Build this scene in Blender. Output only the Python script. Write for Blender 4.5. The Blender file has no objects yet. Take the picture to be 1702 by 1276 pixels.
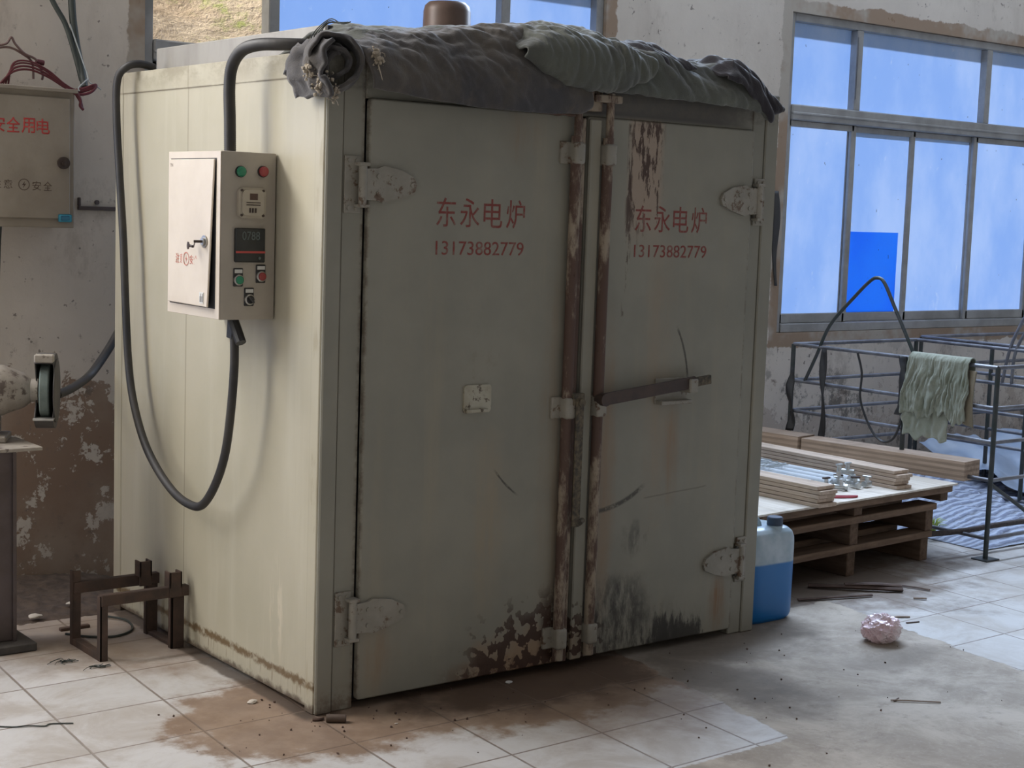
import bpy, bmesh, math, random
from mathutils import Vector, Matrix, noise as mn

random.seed(7)
SC = bpy.context.scene
COL = SC.collection

# ------------------------------------------------------------------ camera
cam_d = bpy.data.cameras.new('camera')
cam = bpy.data.objects.new('camera', cam_d)
COL.objects.link(cam)
SC.camera = cam
YAW, PITCH, ROLL = -0.65903, -0.11057, 0.03424
cy, sy = math.cos(YAW), math.sin(YAW)
fwd = Vector((-sy*math.cos(PITCH), cy*math.cos(PITCH), math.sin(PITCH)))
rgt = Vector((cy, sy, 0))
upv = rgt.cross(fwd)
r2 = rgt*math.cos(ROLL) + upv*math.sin(ROLL)
u2 = upv*math.cos(ROLL) - rgt*math.sin(ROLL)
M = Matrix(((r2.x, u2.x, -fwd.x, -2.3586), (r2.y, u2.y, -fwd.y, -3.9775), (r2.z, u2.z, -fwd.z, 1.54695), (0, 0, 0, 1)))
cam.matrix_world = M
cam_d.sensor_width = 36.0
cam_d.lens = 2575.68/1702*36.0
cam_d.clip_end = 100

# ------------------------------------------------------------------ light
world = bpy.data.worlds.new('world')
SC.world = world
world.use_nodes = True
wn = world.node_tree
bg = wn.nodes['Background']
bg.inputs[0].default_value = (1.0, 0.965, 0.92, 1)
bg.inputs[1].default_value = 0.33

def add_light(name, kind, loc, aim, energy, color, size=None, size_y=None, angle=None):
    d = bpy.data.lights.new(name, kind)
    d.energy = energy
    d.color = color
    if kind == 'AREA':
        d.shape = 'RECTANGLE'
        d.size, d.size_y = size, size_y
    if angle is not None:
        d.angle = angle
    o = bpy.data.objects.new(name, d)
    COL.objects.link(o)
    o.location = loc
    o.rotation_euler = (Vector(aim)-Vector(loc)).to_track_quat('-Z', 'Y').to_euler()
    return o

# sun behind the back wall: lights the hill and the frosted panes from outside
add_light('sun', 'SUN', (-3.5, 4.5, 8), (0, 0, 0), 5.6, (1.0, 0.95, 0.86), angle=math.radians(2))
# daylight coming through the window left of the frame
add_light('daylight_fill', 'AREA', (-2.10, 1.90, 1.85), (-0.7, 0.0, 0.9), 54, (1.0, 0.95, 0.86), 2.2, 1.6)
# added fill for the floor, set in an invented row of high windows
add_light('daylight_fill', 'AREA', (-2.4, 1.97, 3.55), (-2.4, -1.0, 3.40), 250, (1.0, 0.97, 0.94), 3.4, 0.95)
add_light('daylight_fill', 'AREA', (4.6, 1.97, 3.55), (4.6, -1.0, 3.40), 500, (0.62, 0.77, 1.0), 5.2, 0.95)

SC.view_settings.view_transform = 'Standard'
SC.view_settings.look = 'None'
SC.view_settings.gamma = 1.0
SC.view_settings.use_curve_mapping = False
SC.view_settings.exposure = 0.0

# ------------------------------------------------------------------ mesh helpers
class MB:
    """collects shapes, then links them as ONE mesh object"""
    def __init__(self):
        self.bm = bmesh.new()
    def box(self, x0, x1, y0, y1, z0, z1, bev=0.0, seg=1, rot=None):
        r = bmesh.ops.create_cube(self.bm, size=1.0)
        vs = r['verts']
        c = Vector(((x0+x1)/2, (y0+y1)/2, (z0+z1)/2))
        for v in vs:
            v.co = Vector((v.co.x*(x1-x0), v.co.y*(y1-y0), v.co.z*(z1-z0)))
        if bev > 0:
            es = list({e for v in vs for e in v.link_edges})
            rb = bmesh.ops.bevel(self.bm, geom=es, offset=bev, segments=seg, affect='EDGES', profile=0.5)
            vs = list({v for f in rb['faces'] for v in f.verts} | {v for v in vs if v.is_valid})
        for v in vs:
            if rot is not None:
                v.co = rot @ v.co
            v.co += c
        return vs
    def cyl(self, p0, p1, r0, r1=None, n=16, cap=True):
        if r1 is None: r1 = r0
        p0, p1 = Vector(p0), Vector(p1)
        d = p1-p0
        m = Matrix.Translation((p0+p1)/2) @ d.to_track_quat('Z', 'Y').to_matrix().to_4x4()
        bmesh.ops.create_cone(self.bm, cap_ends=cap, segments=n, radius1=r0, radius2=r1, depth=d.length, matrix=m)
    def tube(self, pts, r, n=10, sub=6, cap=True, flat=1.0):
        P = smooth(pts, sub) if sub > 1 else [Vector(p) for p in pts]
        rr = r if isinstance(r, (list, tuple)) else None
        up = Vector((0, 0, 1))
        rings = []
        N = len(P)
        T0 = (P[1]-P[0]).normalized()
        nrm = T0.cross(up)
        if nrm.length < 1e-3: nrm = T0.cross(Vector((1, 0, 0)))
        nrm.normalize()
        for i, p in enumerate(P):
            T = (P[min(i+1, N-1)]-P[max(i-1, 0)]).normalized()
            nrm = (nrm - T*nrm.dot(T)).normalized()
            b = T.cross(nrm)
            rad = r if rr is None else rr[0]+(rr[1]-rr[0])*i/(N-1)
            rings.append([self.bm.verts.new(p+(nrm*math.cos(a)+b*math.sin(a)*flat)*rad) for a in [2*math.pi*k/n for k in range(n)]])
        for a, b in zip(rings, rings[1:]):
            for k in range(n):
                self.bm.faces.new((a[k], a[(k+1) % n], b[(k+1) % n], b[k]))
        if cap:
            self.bm.faces.new(list(reversed(rings[0])))
            self.bm.faces.new(rings[-1])
    def lathe(self, prof, c=(0, 0, 0), axis=(0, 0, 1), n=28):
        q = Vector(axis).to_track_quat('Z', 'Y')
        c = Vector(c)
        rings = []
        for r, h in prof:
            rings.append([self.bm.verts.new(c+q @ Vector((r*math.cos(2*math.pi*k/n), r*math.sin(2*math.pi*k/n), h))) for k in range(n)] if r > 1e-5
                         else [self.bm.verts.new(c+q @ Vector((0, 0, h)))])
        for a, b in zip(rings, rings[1:]):
            for k in range(n):
                k2 = (k+1) % n
                if len(a) == 1 and len(b) == 1: continue
                if len(a) == 1: self.bm.faces.new((a[0], b[k2], b[k]))
                elif len(b) == 1: self.bm.faces.new((a[k], a[k2], b[0]))
                else: self.bm.faces.new((a[k], a[k2], b[k2], b[k]))
        for rg, rev in ((rings[0], True), (rings[-1], False)):
            if len(rg) > 2: self.bm.faces.new(list(reversed(rg)) if rev else rg)
    def prism(self, poly, lo, hi, plane='xz'):
        """poly: 2D outline; extruded between lo and hi along the third axis"""
        def mk(a, b, h):
            return {'xz': (a, h, b), 'xy': (a, b, h), 'yz': (h, a, b)}[plane]
        A = [self.bm.verts.new(mk(a, b, lo)) for a, b in poly]
        B = [self.bm.verts.new(mk(a, b, hi)) for a, b in poly]
        n = len(poly)
        self.bm.faces.new(A)
        self.bm.faces.new(list(reversed(B)))
        for k in range(n):
            self.bm.faces.new((A[k], B[k], B[(k+1) % n], A[(k+1) % n]))
    def grid(self, nu, nv, fn):
        g = [[self.bm.verts.new(fn(i/(nu-1), j/(nv-1))) for j in range(nv)] for i in range(nu)]
        for i in range(nu-1):
            for j in range(nv-1):
                self.bm.faces.new((g[i][j], g[i+1][j], g[i+1][j+1], g[i][j+1]))
    def build(self, name, m, parent=None, smooth_ang=35, solid=0.0, shift=True):
        bmesh.ops.recalc_face_normals(self.bm, faces=self.bm.faces)
        return finish(name, self.bm, m, parent, smooth_ang, solid)

def wloc(o):
    v = Vector((0, 0, 0))
    while o is not None:
        v = v + o.location
        o = o.parent
    return v

def finish(name, bm, m, parent=None, smooth_ang=35, solid=0.0):
    me = bpy.data.meshes.new(name)
    if parent is not None:
        off = wloc(parent)
        for v in bm.verts: v.co -= off
    bm.to_mesh(me)
    bm.free()
    if smooth_ang:
        me.shade_smooth()
        me.set_sharp_from_angle(angle=math.radians(smooth_ang))
    me.materials.append(m)
    o = bpy.data.objects.new(name, me)
    COL.objects.link(o)
    if parent is not None: o.parent = parent
    if solid:
        md = o.modifiers.new('thickness', 'SOLIDIFY')
        md.thickness = solid
        md.offset = 0
    return o

def smooth(pts, sub=6):
    P = [Vector(p) for p in pts]
    out = []
    for i in range(len(P)-1):
        a, b, c, d = P[max(i-1, 0)], P[i], P[i+1], P[min(i+2, len(P)-1)]
        for k in range(sub):
            t = k/sub
            out.append(0.5*((2*b)+(c-a)*t+(2*a-5*b+4*c-d)*t*t+(3*b-a-3*c+d)*t**3))
    out.append(P[-1])
    return out

def thing(name, label, cat, loc=(0, 0, 0), group=None, kind=None):
    o = bpy.data.objects.new(name, None)
    o.empty_display_size = 0.1
    COL.objects.link(o)
    o.location = loc
    if kind == 'structure':
        o['kind'] = kind
    else:
        o['label'] = label
        o['category'] = cat
    if group: o['group'] = group
    return o

def tag(o, label, cat, group=None, kind=None):
    o['label'] = label
    o['category'] = cat
    if group: o['group'] = group
    if kind: o['kind'] = kind
    return o

def struct(o):
    o['kind'] = 'structure'
    return o

def recentre(o, p):
    """put a single-mesh thing's origin at its base"""
    p = Vector(p)
    o.data.transform(Matrix.Translation(-p))
    o.location = p
    return o

def interp(tab, x):
    if x <= tab[0][0]: return tab[0][1]
    for (a, b), (c, d) in zip(tab, tab[1:]):
        if x <= c:
            t = (x-a)/(c-a)
            t = t*t*(3-2*t)
            return b+(d-b)*t
    return tab[-1][1]

# ------------------------------------------------------------------ material helpers
class Mat:
    def __init__(self, name):
        self.m = bpy.data.materials.new(name)
        self.m.use_nodes = True
        self.t = self.m.node_tree
        self.b = self.t.nodes['Principled BSDF']
        self.out = self.t.nodes['Material Output']
        tc = self.t.nodes.new('ShaderNodeTexCoord')
        self.obj = tc.outputs['Object']
        self._xyz = None
    def link(self, a, sock):
        if isinstance(a, (int, float)): sock.default_value = a
        elif isinstance(a, tuple): sock.default_value = a+(1.0,) if len(a) == 3 and sock.type == 'RGBA' else a
        else: self.t.links.new(a, sock)
    def xyz(self):
        if self._xyz is None:
            s = self.t.nodes.new('ShaderNodeSeparateXYZ')
            self.t.links.new(self.obj, s.inputs[0])
            self._xyz = s.outputs
        return self._xyz
    def vec(self, sx=1, sy=1, sz=1, off=(0, 0, 0)):
        n = self.t.nodes.new('ShaderNodeMapping')
        self.t.links.new(self.obj, n.inputs[0])
        n.inputs['Scale'].default_value = (sx, sy, sz)
        n.inputs['Location'].default_value = off
        return n.outputs[0]
    def noise(self, scale, detail=4, rough=0.55, vec=None, dist=0.0):
        n = self.t.nodes.new('ShaderNodeTexNoise')
        self.t.links.new(vec if vec is not None else self.obj, n.inputs['Vector'])
        n.inputs['Scale'].default_value = scale
        n.inputs['Detail'].default_value = detail
        n.inputs['Roughness'].default_value = rough
        n.inputs['Distortion'].default_value = dist
        return n.outputs[0]
    def math(self, op, a, b=0.0, c=None):
        n = self.t.nodes.new('ShaderNodeMath')
        n.operation = op
        self.link(a, n.inputs[0])
        self.link(b, n.inputs[1])
        if c is not None: self.link(c, n.inputs[2])
        return n.outputs[0]
    def add(self, a, b): return self.math('ADD', a, b)
    def sub(self, a, b): return self.math('SUBTRACT', a, b)
    def mul(self, a, b): return self.math('MULTIPLY', a, b)
    def mx(self, a, b): return self.math('MAXIMUM', a, b)
    def mn(self, a, b): return self.math('MINIMUM', a, b)
    def step(self, v, lo, hi):
        """0 below lo, 1 above hi (or reversed when lo > hi)"""
        n = self.t.nodes.new('ShaderNodeMapRange')
        n.interpolation_type = 'SMOOTHSTEP'
        self.link(v, n.inputs[0])
        if lo < hi:
            n.inputs[1].default_value, n.inputs[2].default_value = lo, hi
            n.inputs[3].default_value, n.inputs[4].default_value = 0, 1
        else:
            n.inputs[1].default_value, n.inputs[2].default_value = hi, lo
            n.inputs[3].default_value, n.inputs[4].default_value = 1, 0
        return n.outputs[0]
    def mix(self, f, a, b):
        n = self.t.nodes.new('ShaderNodeMix')
        n.data_type = 'RGBA'
        self.link(f, n.inputs[0])
        self.link(a, n.inputs[6])
        self.link(b, n.inputs[7])
        return n.outputs[2]
    def ell(self, u, v, cu, cv, ru, rv, pert=None, soft=0.5):
        """1 inside a noise-edged ellipse"""
        du = self.math('DIVIDE', self.sub(u, cu), ru)
        dv = self.math('DIVIDE', self.sub(v, cv), rv)
        d = self.math('SQRT', self.add(self.mul(du, du), self.mul(dv, dv)))
        if pert is not None: d = self.add(d, pert)
        return self.step(d, 1.0, 1.0-soft)
    def rect(self, u, v, u0, u1, v0, v1, soft=0.02, pert=None):
        d = self.mn(self.mn(self.sub(u, u0), self.sub(u1, u)), self.mn(self.sub(v, v0), self.sub(v1, v)))
        if pert is not None: d = self.add(d, pert)
        return self.step(d, 0.0, soft)
    def bump(self, h, strength=0.2, dist=0.01):
        n = self.t.nodes.new('ShaderNodeBump')
        n.inputs['Strength'].default_value = strength
        n.inputs['Distance'].default_value = dist
        self.link(h, n.inputs['Height'])
        self.t.links.new(n.outputs[0], self.b.inputs['Normal'])
    def done(self, col, rough=0.6, metal=0.0, spec=None):
        self.link(col, self.b.inputs['Base Color'])
        self.link(rough, self.b.inputs['Roughness'])
        self.link(metal, self.b.inputs['Metallic'])
        if spec is not None: self.link(spec, self.b.inputs['Specular IOR Level'])
        return self.m

def rgb(r, g, b):
    f = lambda c: (c/255/12.92) if c/255 <= 0.04045 else ((c/255+0.055)/1.055)**2.4
    return (f(r), f(g), f(b))

def simple(name, c1, c2=None, rough=0.6, metal=0.0, scale=12.0, bump=0.0, rust=0.0, rustc=(0.07, 0.03, 0.018), sx=1, sy=1, sz=1, detail=5, spec=None):
    A = Mat(name)
    if c2 is None: c2 = tuple(c*0.75 for c in c1)
    n = A.noise(scale, detail, 0.6, A.vec(sx, sy, sz))
    col = A.mix(A.step(n, 0.32, 0.68), c1, c2)
    if rust:
        n2 = A.noise(scale*1.7, 6, 0.7, A.vec(sx, sy, sz, (3.1, 1.7, 5.3)))
        col = A.mix(A.step(n2, 0.62-rust*0.3, 0.70-rust*0.3), col, rustc)
    if bump: A.bump(n, bump, 0.01)
    return A.done(col, rough, metal, spec)

# ------------------------------------------------------------------ materials
RUST = (0.052, 0.026, 0.018)
RUST2 = (0.115, 0.055, 0.030)
SOOT = (0.030, 0.027, 0.024)
PAINT = (0.48, 0.445, 0.345)
PAINT_D = (0.40, 0.375, 0.29)

def floor_mat():
    A = Mat('floor_tiles')
    x, y, z = A.xyz()
    u = A.math('DIVIDE', A.sub(x, A.mul(y, 0.07)), 0.346)
    v = A.math('DIVIDE', A.sub(A.sub(y, A.mul(x, 0.02)), 0.05), 0.328)
    n_big = A.noise(1.6, 5, 0.6)
    n_mid = A.noise(7, 6, 0.65)
    n_fin = A.noise(45, 5, 0.7)
    wob = A.mul(A.sub(n_fin, 0.5), 0.012)
    def grout(s):
        f = A.math('ABSOLUTE', A.sub(A.math('FRACT', A.add(s, 0.5)), 0.5))
        return A.step(A.add(f, wob), 0.016, 0.006)
    g = A.mx(grout(u), grout(v))
    # tile tone differs a little from tile to tile
    cid = A.t.nodes.new('ShaderNodeTexWhiteNoise')
    cb = A.t.nodes.new('ShaderNodeCombineXYZ')
    A.link(A.math('FLOOR', u), cb.inputs[0]); A.link(A.math('FLOOR', v), cb.inputs[1])
    A.t.links.new(cb.outputs[0], cid.inputs[0])
    tile = A.mix(cid.outputs[0], (0.60, 0.585, 0.57), (0.52, 0.505, 0.485))
    dust = A.step(A.noise(3.2, 7, 0.7, dist=0.6), 0.40, 0.66)
    tile = A.mix(A.mul(dust, 0.65), tile, (0.36, 0.31, 0.26))
    # brown soaked stain round the foot of the oven
    p1 = A.mul(A.sub(n_mid, 0.5), 1.1)
    p2 = A.mul(A.sub(n_big, 0.5), 1.0)
    st = A.ell(x, y, 0.03, 0.02, 0.56, 0.44, p1, 0.25)
    st = A.mx(st, A.ell(x, y, 0.75, -0.12, 0.85, 0.42, p1, 0.3))
    st = A.mx(st, A.mul(A.ell(x, y, 0.95, -0.45, 0.60, 0.45, A.add(p1, p2), 0.8), 0.75))
    st = A.mx(st, A.mul(A.ell(x, y, -0.15, 1.2, 0.55, 0.75, A.add(p1, p2), 0.6), 0.7))
    stc = A.mix(A.step(n_mid, 0.35, 0.65), (0.20, 0.120, 0.068), (0.29, 0.195, 0.125))
    tile = A.mix(A.mul(st, 0.88), tile, stc)
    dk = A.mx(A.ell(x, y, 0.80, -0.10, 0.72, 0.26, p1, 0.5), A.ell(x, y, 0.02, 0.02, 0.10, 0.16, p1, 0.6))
    tile = A.mix(A.mul(dk, 0.75), tile, (0.085, 0.052, 0.034))  # darker brown before the oven: stain with the oven's shade painted in
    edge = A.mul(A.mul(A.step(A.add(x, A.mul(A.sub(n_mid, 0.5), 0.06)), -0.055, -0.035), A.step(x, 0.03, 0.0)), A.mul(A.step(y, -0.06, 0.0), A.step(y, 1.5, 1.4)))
    tile = A.mix(A.mul(edge, 0.85), tile, (0.075, 0.055, 0.042))  # dark strip on the floor along the oven's left side
    dkp = A.ell(x, y, 2.75, 0.62, 1.15, 0.90, A.add(p1, p2), 0.5)
    tile = A.mix(A.mul(dkp, 0.9), tile, (0.17, 0.125, 0.093))
    col = A.mix(A.mul(g, A.sub(0.85, A.mul(dust, 0.35))), tile, (0.16, 0.115, 0.085))
    # bare screed patch
    ed = A.mul(A.sub(A.noise(9, 5, 0.7), 0.5), 0.10)
    ur = A.sub(x, A.mul(y, 0.16))
    cx = A.rect(ur, y, 1.255, 2.50, -1.9, 0.16, 0.012, ed)
    cn = A.rect(ur, y, -0.2, 2.50, -3.5, -0.93, 0.012, ed)
    con = A.mx(cx, cn)
    cc = A.mix(A.step(A.noise(2.6, 8, 0.72, dist=0.4), 0.36, 0.66), (0.50, 0.44, 0.37), (0.31, 0.265, 0.215))
    cc = A.mix(A.mul(A.step(n_fin, 0.52, 0.72), 0.35), cc, (0.55, 0.50, 0.44))
    dk2 = A.mx(A.ell(x, y, 1.75, -0.12, 0.60, 0.30, A.add(p1, p2), 0.6), A.ell(x, y, 1.36, -0.40, 0.26, 0.60, p1, 0.7))
    dk2 = A.mx(dk2, A.mul(A.ell(x, y, 2.05, -0.55, 0.40, 0.16, A.add(p1, p2), 0.8), 0.7))
    cc = A.mix(A.mul(A.step(A.noise(11, 8, 0.78), 0.54, 0.66), 0.55), cc, (0.24, 0.20, 0.165))
    cc = A.mix(A.mul(dk2, 0.75), cc, (0.13, 0.105, 0.082))
    col = A.mix(con, col, cc)
    # far side is bare cement as well
    rough = A.add(A.mul(con, 0.25), A.add(0.46, A.mul(n_mid, 0.25)))
    hh = A.add(A.mul(A.mul(g, A.sub(1.0, con)), -1.0), A.mul(n_fin, 0.35))
    A.bump(A.add(hh, A.mul(con, -0.8)), 0.35, 0.006)
    return A.done(col, rough, 0.0, 0.4)

def wall_mat():
    A = Mat('old_limewash')
    x, y, z = A.xyz()
    n1 = A.noise(1.3, 6, 0.6)
    n2 = A.noise(5.5, 8, 0.68, dist=0.3)
    n3 = A.noise(16, 6, 0.7)
    c = A.mix(A.step(n1, 0.3, 0.7), (0.67, 0.61, 0.54), (0.57, 0.515, 0.455))
    c = A.mix(A.mul(A.step(A.noise(4, 6, 0.7, A.vec(1, 1, 0.35)), 0.5, 0.75), 0.5), c, (0.48, 0.425, 0.37))
    # scuffs
    c = A.mix(A.mul(A.step(n3, 0.61, 0.70), 0.7), c, (0.29, 0.25, 0.215))
    c = A.mix(A.mul(A.step(A.noise(2.2, 7, 0.72, A.vec(1, 1, 0.6, (7, 3, 1))), 0.54, 0.66), 0.5), c, (0.33, 0.285, 0.24))
    c = A.mix(A.mul(A.step(A.noise(27, 3, 0.5, A.vec(1, 1, 1, (2, 9, 5))), 0.70, 0.73), 0.7), c, (0.12, 0.10, 0.09))
    # plaster loss at the foot of the wall
    left = A.step(x, 1.2, 0.6)
    lim = A.add(0.50, A.mul(left, 0.24))
    d = A.sub(A.add(lim, A.mul(A.sub(n2, 0.5), 1.5)), z)
    peel = A.mul(A.step(d, 0.0, 0.03), A.sub(1.0, A.step(A.noise(6.5, 9, 0.72, A.vec(1, 1, 1, (9, 1, 4))), 0.535, 0.555)))
    bare = A.mix(A.step(n1, 0.40, 0.60), (0.26, 0.175, 0.125), (0.34, 0.265, 0.21))
    bare = A.mix(A.mul(A.step(n3, 0.55, 0.7), 0.6), bare, (0.19, 0.155, 0.13))
    c = A.mix(A.mul(peel, A.add(0.35, A.mul(left, 0.6))), c, bare)
    # sparse flakes above
    d2 = A.mul(A.step(n2, 0.64, 0.66), A.step(z, 1.25, 0.8))
    c = A.mix(A.mul(d2, 0.8), c, (0.19, 0.155, 0.13))
    # mould on the right part, under the window
    mo = A.mul(A.step(A.noise(8, 8, 0.75, A.vec(1, 1, 0.8, (4, 0, 2))), 0.52, 0.60), A.mul(A.step(z, 1.0, 0.5), A.step(x, 2.5, 3.2)))
    c = A.mix(A.mul(mo, 0.75), c, (0.10, 0.095, 0.085))
    # raw mortar round the window openings
    pe = A.mul(A.sub(A.noise(7, 5, 0.65), 0.5), 0.10)
    for (a, b) in ((0.31, 2.74), (4.08, 6.50), (-3.25, -0.95)):
        rg = A.rect(x, z, a-0.075, b+0.075, 0.84, 2.76, 0.01, pe)
        hue = A.mix(A.step(A.noise(2.5, 4, 0.6), 0.45, 0.6), (0.27, 0.18, 0.115), (0.40, 0.36, 0.31))
        c = A.mix(A.mul(rg, 0.85), c, hue)
    A.bump(A.add(A.mul(peel, -0.7), A.mul(n3, 0.3)), 0.45, 0.012)
    return A.done(c, 0.9, 0, 0.2)

def oven_side_mat():
    A = Mat('oven_side_paint')
    x, y, z = A.xyz()
    n = A.noise(3, 5, 0.6)
    stv = A.noise(9, 5, 0.65, A.vec(1, 1, 0.10))
    c = A.mix(A.step(n, 0.3, 0.7), PAINT, (0.44, 0.41, 0.31))
    c = A.mix(A.mul(A.step(stv, 0.48, 0.75), 0.5), c, (0.55, 0.52, 0.42))
    # grime along the top edge
    top = A.mul(A.step(z, 1.90, 1.985), A.step(A.noise(11, 6, 0.7, A.vec(1, 0.5, 1)), 0.38, 0.62))
    c = A.mix(A.mul(top, 0.65), c, (0.27, 0.235, 0.165))
    # greyer streaks toward the back edge
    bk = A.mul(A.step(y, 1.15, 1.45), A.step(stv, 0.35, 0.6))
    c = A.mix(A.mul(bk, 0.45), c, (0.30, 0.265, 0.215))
    # seams
    for yy in (0.905, 0.052):
        s = A.step(A.math('ABSOLUTE', A.sub(y, yy)), 0.006, 0.001)
        c = A.mix(A.mul(s, 0.55), c, (0.22, 0.19, 0.13))
    s = A.mul(A.step(A.math('ABSOLUTE', A.sub(z, 1.925)), 0.006, 0.001), A.step(n, 0.35, 0.5))
    c = A.mix(A.mul(s, 0.6), c, (0.20, 0.17, 0.12))
    # rust line along the bottom weld, with runs
    pz = A.mul(A.sub(A.noise(26, 5, 0.7), 0.5), 0.05)
    d = A.math('ABSOLUTE', A.add(A.sub(z, 0.085), pz))
    ln = A.mul(A.step(d, 0.019, 0.004), A.step(A.noise(14, 4, 0.6), 0.32, 0.46))
    runs = A.mul(A.mul(A.step(z, 0.02, 0.05), A.step(z, 0.10, 0.08)), A.step(A.noise(60, 3, 0.6, A.vec(1, 1, 0.05)), 0.58, 0.68))
    c = A.mix(A.mul(A.mx(ln, A.mul(runs, 0.8)), 0.9), c, (0.14, 0.085, 0.035))
    bot = A.step(A.add(z, A.mul(pz, 1.3)), 0.040, 0.015)
    c = A.mix(A.mul(bot, 0.9), c, (0.10, 0.07, 0.05))
    # pale drip marks
    dr = A.mul(A.ell(y, z, 0.24, 0.26, 0.07, 0.24, None, 0.8), A.step(A.noise(30, 4, 0.7, A.vec(1, 1, 0.12)), 0.48, 0.58))
    c = A.mix(A.mul(dr, 0.8), c, (0.62, 0.56, 0.44))
    # rust along the front corner
    fc = A.mul(A.step(y, 0.055, 0.03), A.step(A.noise(20, 5, 0.7, A.vec(1, 1, 0.25)), 0.52, 0.66))
    c = A.mix(A.mul(fc, 0.45), c, (0.30, 0.24, 0.14))
    A.bump(A.noise(2.2, 3, 0.5), 0.12, 0.02)
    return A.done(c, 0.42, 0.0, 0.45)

def oven_front_mat():
    A = Mat('oven_front_shaded_paint')
    x, y, z = A.xyz()
    n = A.noise(3, 5, 0.6)
    nf = A.noise(24, 7, 0.75)
    nb = A.noise(29, 2, 0.5, A.vec(1, 1, 0.9, (2, 0, 7)))
    stv = A.noise(8, 5, 0.65, A.vec(1, 1, 0.08))
    pert = A.mul(A.sub(A.noise(9, 6, 0.7), 0.5), 1.3)
    c = A.mix(A.step(n, 0.3, 0.7), (0.290, 0.278, 0.228), (0.245, 0.238, 0.198))  # darker than the side paint: the front's shade is painted into the base
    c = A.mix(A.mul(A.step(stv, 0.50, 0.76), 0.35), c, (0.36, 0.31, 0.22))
    def stain(mask, colr, k):
        nonlocal c
        c = A.mix(A.mul(mask, k), c, colr)
    brown = (0.27, 0.175, 0.105)
    glow = A.add(0.25, A.mul(A.step(A.noise(16, 5, 0.65, A.vec(1, 1, 0.10, (2, 0, 4))), 0.36, 0.62), 0.95))
    # rusty glow beside the lock rods and under the handle plate and hinges
    stain(A.mul(A.ell(x, z, 0.90, 0.75, 0.10, 0.75, A.mul(pert, 0.5), 0.9), A.step(stv, 0.3, 0.6)), brown, 0.85)
    stain(A.mul(A.ell(x, z, 1.12, 0.65, 0.07, 0.70, A.mul(pert, 0.5), 0.9), A.step(stv, 0.3, 0.6)), brown, 0.7)
    stain(A.mul(A.ell(x, z, 1.43, 0.72, 0.05, 0.26, A.mul(pert, 0.5), 0.95), glow), brown, 0.75)
    stain(A.mul(A.ell(x, z, 1.35, 1.0, 0.10, 0.75, A.mul(pert, 0.7), 0.95), glow), (0.34, 0.25, 0.17), 0.40)
    stain(A.mul(A.ell(x, z, 0.62, 0.55, 0.10, 0.40, A.mul(pert, 0.7), 0.95), glow), (0.36, 0.28, 0.18), 0.45)
    stain(A.mul(A.ell(x, z, 1.70, 0.14, 0.06, 0.16, A.mul(pert, 0.6), 0.9), glow), (0.24, 0.14, 0.075), 0.85)
    stain(A.mul(A.ell(x, z, 0.22, 0.16, 0.09, 0.16, A.mul(pert, 0.6), 0.9), glow), brown, 0.55)
    stain(A.mul(A.ell(x, z, 0.70, 1.80, 0.10, 0.13, A.mul(pert, 0.7), 0.9), glow), brown, 0.6)
    stain(A.mul(A.ell(x, z, 0.57, 1.05, 0.10, 0.25, pert, 0.8), A.step(nf, 0.5, 0.7)), (0.20, 0.18, 0.13), 0.35)
    # rust blotches on the lower left door
    zone = A.ell(x, z, 0.86, 0.04, 0.42, 0.28, A.mul(pert, 0.35), 0.5)
    blot = A.mul(zone, A.step(A.add(nb, A.mul(zone, 0.10)), 0.60, 0.62))
    stain(A.ell(x, z, 0.80, 0.05, 0.34, 0.17, pert, 0.8), (0.33, 0.21, 0.12), 0.7)
    stain(A.mul(A.step(z, 0.10, 0.04), A.mul(A.mul(A.step(x, 0.40, 0.60), A.step(x, 0.985, 0.975)), A.step(nf, 0.42, 0.52))), RUST2, 0.8)
    stain(blot, RUST, 0.95)
    stain(A.mul(A.mul(A.step(x, 0.84, 0.89), A.step(x, 0.985, 0.975)), A.mul(A.step(z, 0.34, 0.20), A.step(nf, 0.40, 0.52))), RUST, 0.85)
    # rust runs at the top of the right door
    zr = A.mul(A.rect(x, z, 1.155, 1.345, 1.40, 1.89, 0.04), A.step(z, 1.38, 1.62))
    stain(zr, (0.38, 0.28, 0.21), 0.7)
    rr = A.noise(26, 6, 0.72, A.vec(1, 1, 0.22, (5, 0, 1)))
    stain(A.mul(zr, A.step(rr, 0.54, 0.585)), RUST, 0.95)
    stain(A.mul(A.rect(x, z, 1.16, 1.20, 1.2, 1.86, 0.015), A.step(rr, 0.47, 0.53)), RUST, 0.8)
    # soot smears at the foot of the right door
    so = A.noise(22, 6, 0.7, A.vec(1, 1, 0.30))
    z2 = A.ell(x, z, 1.20, 0.13, 0.20, 0.22, A.mul(pert, 0.6), 0.6)
    stain(A.mul(z2, A.step(so, 0.36, 0.60)), SOOT, 0.85)
    jag = A.mul(A.sub(A.noise(30, 5, 0.7, A.vec(1, 1, 0.25, (3, 0, 9))), 0.5), 2.2)
    stain(A.ell(x, z, 1.46, 0.0, 0.18, 0.13, A.add(jag, A.mul(pert, 0.6)), 0.35), SOOT, 0.9)
    stain(A.mul(A.ell(x, z, 1.42, 0.06, 0.22, 0.16, pert, 0.9), A.step(so, 0.40, 0.60)), SOOT, 0.55)
    stain(A.mul(A.ell(x, z, 1.28, 0.42, 0.09, 0.08, pert, 0.7), A.step(so, 0.42, 0.62)), SOOT, 0.55)
    # dark band over the doors
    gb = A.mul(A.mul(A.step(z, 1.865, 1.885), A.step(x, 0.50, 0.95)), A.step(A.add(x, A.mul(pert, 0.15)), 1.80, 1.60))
    stain(gb, (0.075, 0.07, 0.066), 0.9)
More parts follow.
